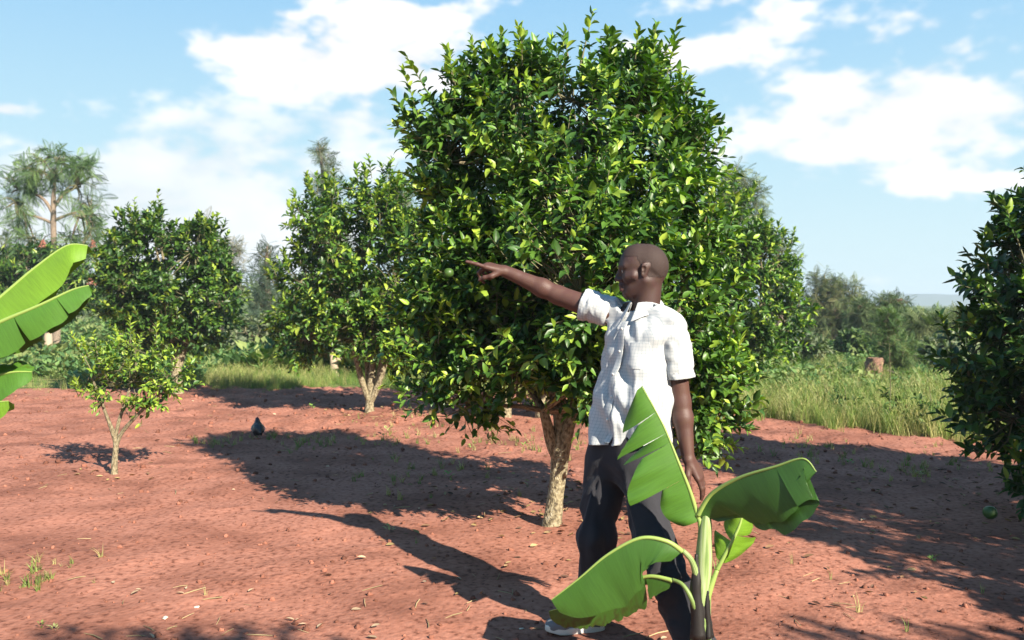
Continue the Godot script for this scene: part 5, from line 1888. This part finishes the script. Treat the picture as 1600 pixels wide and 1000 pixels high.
	for i in mb.v.size():
		var p := mb.v[i]
		var left := p.distance_to(lkn.lerp(lan, 0.5)) < p.distance_to(rkn.lerp(ran, 0.5))
		var ax: Vector3 = (lan - lkn).normalized() if left else (ran - rkn).normalized()
		var kn: Vector3 = lkn if left else rkn
		var al := (p - kn).dot(ax)
		var rad := p - kn - ax * al
		var ang := atan2(rad.dot(L), rad.dot(F))
		var n1 := drape.get_noise_3d(p.x * 3.0, p.y * 3.0, p.z * 3.0)
		var fold := sin(al * 24.0 + ang * 2.4 + n1 * 7.0)
		fold = fold * absf(fold)
		var crease := maxf(0.0, 1.0 - absf(ang) * 4.0) + maxf(0.0, 1.0 - (PI - absf(ang)) * 4.0)
		var legs := clampf((0.78 - p.y) * 6.0, 0.0, 1.0)
		mb.v[i] += nn[i] * (0.0085 * fold * legs + 0.011 * crease * legs + 0.006 * sin(ang * 3.0 + n1 * 5.0) * legs + 0.003 * wr.get_noise_3dv(p * 1.3))
	var la := (lan - lkn).normalized()
	trim(mb, [[Vector3.DOWN, Vector3.DOWN.dot(ran + Vector3.DOWN * 0.052), ran, 0.15], [la, la.dot(lan + la * 0.10), lan, 0.2], [Vector3.UP, pelvis.y + 0.13]])
	hem(mb, 0.005)
	var tm := mat(0.030, 0.030, 0.036, 0.85, 0.3)
	tm.rim_enabled = true
	tm.rim = 0.3
	tm.rim_tint = 0.2
	tm.uv1_triplanar = true
	tm.uv1_scale = Vector3(14, 14, 14)
	tm.heightmap_enabled = true
	tm.heightmap_texture = ntex(noise(730, 0.12, 3), 256)
	tm.heightmap_scale = 0.06
	obj("trousers", mb.commit(true), tm, root)

	# ---- shoes
	var heel: Vector3 = J.call(945, 978, 3.89)
	heel.y = 0.0
	shoe(root, heel, Vector3(-0.985, 0, 0.17).normalized(), Vector3.UP)
	var lh := lan + Vector3(0.02, -0.075, 0.01)
	lh.y = maxf(lh.y, 0.0)
	var toe_dir := Vector3(-0.93, 0, 0.36).normalized()
	shoe(root, Vector3(lh.x + 0.05, maxf(0.0, lh.y - 0.01), lh.z), (toe_dir - Vector3.UP * 0.05).normalized(), Vector3.UP)

func sphere(c: Vector3, r: Vector3) -> ArrayMesh:
	var mb := MB.new()
	for i in 13:
		var t := PI * i / 12
		for k in 17:
			var a := TAU * k / 16
			mb.vert(c + Vector3(sin(t) * cos(a), cos(t), sin(t) * sin(a)) * r)
	mb.strip_grid(0, 13, 17)
	if mb.normals()[6 * 17].dot(mb.v[6 * 17] - c) < 0: mb.flip()
	return mb.commit(true)

func shirt_material() -> StandardMaterial3D:
	var im := Image.create_empty(256, 256, false, Image.FORMAT_RGB8)
	var n := noise(740, 0.2, 2)
	for y in 256:
		for x in 256:
			var a := clampf(1.6 - absf((x % 32) - 8.0) * 0.45, 0.0, 1.0)
			var b := clampf(1.6 - absf((y % 32) - 8.0) * 0.45, 0.0, 1.0)
			var k := 0.96 + 0.06 * n.get_noise_2d(x, y)
			var c := Color(0.55, 0.565, 0.57).lerp(Color(0.24, 0.31, 0.35), clampf(a * 0.42 + b * 0.42, 0, 0.7))
			im.set_pixel(x, y, Color(c.r * k, c.g * k, c.b * k).linear_to_srgb())
	var m := StandardMaterial3D.new()
	m.resource_name = "checked_cloth"
	m.albedo_texture = ImageTexture.create_from_image(im)
	m.roughness = 0.85
	m.metallic_specular = 0.3
	m.cull_mode = BaseMaterial3D.CULL_DISABLED
	m.backlight_enabled = true
	m.backlight = Color(0.22, 0.22, 0.21)
	return m

func cloth_uv(mb: MB, c: Vector3, ax: Vector3, f: Vector3, l: Vector3, r: float) -> void:
	# metres round and along the axis; one check repeat is 11 cm, the seam lies at the back
	for i in mb.v.size():
		var q := mb.v[i] - c
		mb.uv[i] = Vector2(atan2(q.dot(l), q.dot(f)) * r, q.dot(ax)) / 0.11
	var wrap := TAU * r / 0.11
	var twin := {}
	for i in range(0, mb.ix.size(), 3):
		var u := [mb.uv[mb.ix[i]].x, mb.uv[mb.ix[i + 1]].x, mb.uv[mb.ix[i + 2]].x]
		if u.max() - u.min() > wrap * 0.5:
			for e in 3:
				var j := mb.ix[i + e]
				if mb.uv[j].x < 0.0:
					if not twin.has(j): twin[j] = mb.vert(mb.v[j], mb.uv[j] + Vector2(wrap, 0))
					mb.ix[i + e] = twin[j]

func sleeve(shirt: Node3D, cloth: Material, a: Vector3, b: Vector3, ra: float, rb: float, cut: Vector3, sd: int) -> void:
	var ax := (b - a).normalized()
	var s := ax.cross(Vector3(0.3, 0.5, 0.8)).normalized()
	var t := ax.cross(s)
	var ln := (cut - a).dot(ax)
	var nz := noise(sd, 1.0, 3)
	var mb := MB.new()
	var rows := 26
	var cols := 41
	for r in rows:
		var f := float(r) / (rows - 1)
		for k in cols:
			var an := TAU * (k % (cols - 1)) / (cols - 1)
			var dir := s * cos(an) + t * sin(an)
			var rad := lerpf(ra, rb, f) * (sin(minf(f * 5.0, 1.0) * PI / 2.0) * 0.45 + 0.55)
			var fold := sin(an * 3.0 + f * 5.0 + nz.get_noise_2d(f * 2.0, cos(an)) * 4.0) * 0.004 * (0.4 + f) + 0.0045 * nz.get_noise_3d(dir.x * 2.0, dir.y * 2.0 + f * 2.5, dir.z * 2.0)
			# cloth hangs below the arm
			var hang := maxf(0.0, -dir.y) * (1.0 - absf(ax.y)) * 0.012 * f
			mb.vert(a + ax * ln * f + dir * (rad + fold + hang), Vector2(TAU * k / (cols - 1) * 0.068, ln * f) / 0.11)
	mb.strip_grid(0, rows, cols)
	if mb.normals()[10 * cols + 5].dot(mb.v[10 * cols + 5] - a - ax * ln * 10.0 / (rows - 1)) < 0: mb.flip()
	# turned hem
	var base := mb.v.size()
	for k in cols:
		var p := mb.v[(rows - 1) * cols + k]
		var ctr := a + ax * ln
		var inn := (ctr - p).normalized()
		mb.vert(p + inn * 0.004, mb.uv[(rows - 1) * cols + k])
	for k in cols:
		mb.vert(mb.v[base + k] - ax * 0.03, mb.uv[(rows - 1) * cols + k])
	for k in cols - 1:
		var e := (rows - 1) * cols + k
		mb.quad(e, base + k, base + k + 1, e + 1)
		mb.quad(base + k, base + cols + k, base + cols + k + 1, base + k + 1)
	obj("sleeve", mb.commit(true), cloth, shirt)

func shoe(root: Node3D, heel: Vector3, f: Vector3, up: Vector3) -> void:
	var s := f.cross(up).normalized()
	var u := s.cross(f).normalized()
	var fd := Field.new()
	var P2 := func(a: float, h: float, w: float) -> Vector3: return heel + f * a + u * h + s * w
	var lo := heel.min(heel + f * 0.3) - Vector3(0.07, 0.03, 0.07)
	var hi := heel.max(heel + f * 0.3) + Vector3(0.07, 0.17, 0.07)
	fd.setup(lo, hi, 0.0055)
	fd.bone(P2.call(0.035, 0.05, 0), P2.call(0.12, 0.052, 0), 0.036, 0.038, 0.02)
	fd.bone(P2.call(0.12, 0.052, 0), P2.call(0.235, 0.032, 0.004), 0.040, 0.030, 0.02, u, 1.0)
	fd.bone(P2.call(0.19, 0.035, 0), P2.call(0.225, 0.032, 0.0), 0.042, 0.036, 0.02, u, 1.2)
	fd.bone(P2.call(0.045, 0.06, 0), P2.call(0.06, 0.11, 0), 0.036, 0.04, 0.02)
	fd.bone(P2.call(0.1, -0.04, 0), P2.call(0.2, -0.04, 0), 0.055, 0.055, 0.004, Vector3.ZERO, 1.0, true)
	var mb := MB.new()
	fd.mesh(mb)
	trim(mb, [[u, u.dot(heel + u * 0.115)]])
	var cl := mat(0.16, 0.17, 0.185, 0.85, 0.3)
	var sh := obj("shoe", mb.commit(), cl, root)
	# rubber sole with a rounded edge
	mb = MB.new()
	var outline := []
	for k in 41:
		var t := TAU * (k % 40) / 40
		var a := 0.134 - 0.134 * cos(t)
		var w: float = 0.041 * pow(absf(sin(t)), 0.6) * (0.86 + 0.22 * smoothstep(0.1, 0.21, a)) * signf(sin(t))
		outline.append(Vector2(a, w))
	var prof := [[0.0, 0.93], [0.004, 1.0], [0.026, 1.0], [0.031, 0.96]]
	for r in 4:
		for k in 41:
			mb.vert(P2.call(0.134 + (outline[k].x - 0.134) * prof[r][1], prof[r][0] + 0.012 * smoothstep(0.2, 0.268, outline[k].x), outline[k].y * prof[r][1]))
	mb.strip_grid(0, 4, 41)
	var c0 := mb.vert(P2.call(0.134, 0.0, 0))
	var c1 := mb.vert(P2.call(0.134, 0.031, 0))
	for k in 40:
		mb.tri(c0, k + 1, k)
		mb.tri(c1, 3 * 41 + k, 3 * 41 + k + 1)
	if mb.normals()[41 + 5].dot(s * signf(outline[5].y)) < 0: mb.flip()
	obj("sole", mb.commit(true), mat(0.62, 0.62, 0.58, 0.6), sh)
	# white heel tab
	mb = MB.new()
	for r in 5:
		for k in 9:
			var an := deg_to_rad(-60.0 + 120.0 * k / 8)
			mb.vert(P2.call(0.036 - 0.0385 * cos(an) + r * 0.001, 0.028 + r * 0.010, 0.0385 * sin(an)))
	mb.strip_grid(0, 5, 9)
	if mb.normals()[20].dot(f) > 0: mb.flip()
	hem(mb, 0.003)
	obj("heel_tab", mb.commit(), mat(0.66, 0.66, 0.63, 0.6), sh)

# ---------------------------------------------------------------- the hen
func hen() -> void:
	var b := G(402, 687)
	b.y = soil_height(b.x, b.z)
	var t := thing("hen", "small glossy black hen standing on the red soil at the shadow's edge", "hen", b)
	var F := Vector3(-0.35, 0, -0.94).normalized()      # it looks away from the camera
	var R := F.cross(Vector3.UP).normalized()
	var at := func(f: float, u: float, s: float) -> Vector3: return F * f + Vector3.UP * u + R * s
	var fd := Field.new()
	fd.setup(Vector3(-0.16, -0.01, -0.17), Vector3(0.16, 0.27, 0.17), 0.0055)
	fd.bone(at.call(-0.035, 0.10, 0), at.call(0.035, 0.115, 0), 0.062, 0.058, 0.03, R, 1.05)
	fd.bone(at.call(0.035, 0.12, 0), at.call(0.052, 0.185, 0), 0.042, 0.022, 0.03)
	fd.bone(at.call(0.052, 0.19, 0), at.call(0.060, 0.203, 0), 0.021, 0.019, 0.015)
	fd.bone(at.call(-0.06, 0.095, 0), at.call(-0.115, 0.075, 0.02), 0.036, 0.014, 0.03, R, 1.4)
	for s: float in [-1.0, 1.0]:
		fd.bone(at.call(0.03, 0.115, 0.048 * s), at.call(-0.06, 0.085, 0.05 * s), 0.030, 0.014, 0.008, R, 1.6)
		fd.bone(at.call(0.005, 0.06, 0.03 * s), at.call(0.008, 0.038, 0.03 * s), 0.022, 0.011, 0.02)
	var mb := MB.new()
	fd.mesh(mb)
	var nn := mb.normals()
	var nz := noise(760, 24.0, 2)
	for i in mb.v.size():
		mb.v[i] += nn[i] * 0.004 * nz.get_noise_3d(mb.v[i].x, mb.v[i].y * 0.5, mb.v[i].z)
	var m := mat(0.010, 0.010, 0.014, 0.4, 0.5)
	m.clearcoat_enabled = true
	m.clearcoat = 0.2
	m.clearcoat_roughness = 0.3
	obj("body", mb.commit(), m, t)
	# a few pale feathers in the wings
	for s: float in [-1.0, 1.0]:
		mb = MB.new()
		mb.tube([at.call(0.01, 0.125, 0.066 * s), at.call(-0.03, 0.105, 0.071 * s), at.call(-0.06, 0.088, 0.062 * s)], [0.003, 0.006, 0.002], 6)
		obj("wing_feather", mb.commit(), mat(0.3, 0.3, 0.28, 0.6), t)
	for s: float in [-1.0, 1.0]:
		mb = MB.new()
		mb.tube([at.call(0.008, 0.045, 0.03 * s), at.call(0.0, 0.004, 0.03 * s)], [0.006, 0.005], 6)
		for k: float in [-0.5, 0.0, 0.5]:
			mb.tube([at.call(0.0, 0.006, 0.03 * s), at.call(0.035 * cos(k), 0.003, 0.03 * s + 0.035 * sin(k))], [0.005, 0.003], 5)
		obj("leg", mb.commit(), mat(0.36, 0.2, 0.14, 0.6), t)
	mb = MB.new()
	mb.tube([at.call(0.072, 0.203, 0), at.call(0.094, 0.196, 0)], [0.007, 0.001], 7)
	obj("beak", mb.commit(), mat(0.2, 0.15, 0.09, 0.5), t)
	mb = MB.new()
	for k in 4:
		mb.tube([at.call(0.044 + k * 0.008, 0.214, 0), at.call(0.042 + k * 0.008, 0.229 - absf(k - 1.5) * 0.003, 0)], [0.005, 0.002], 6)
	obj("comb", mb.commit(), mat(0.3, 0.03, 0.025, 0.5), t)
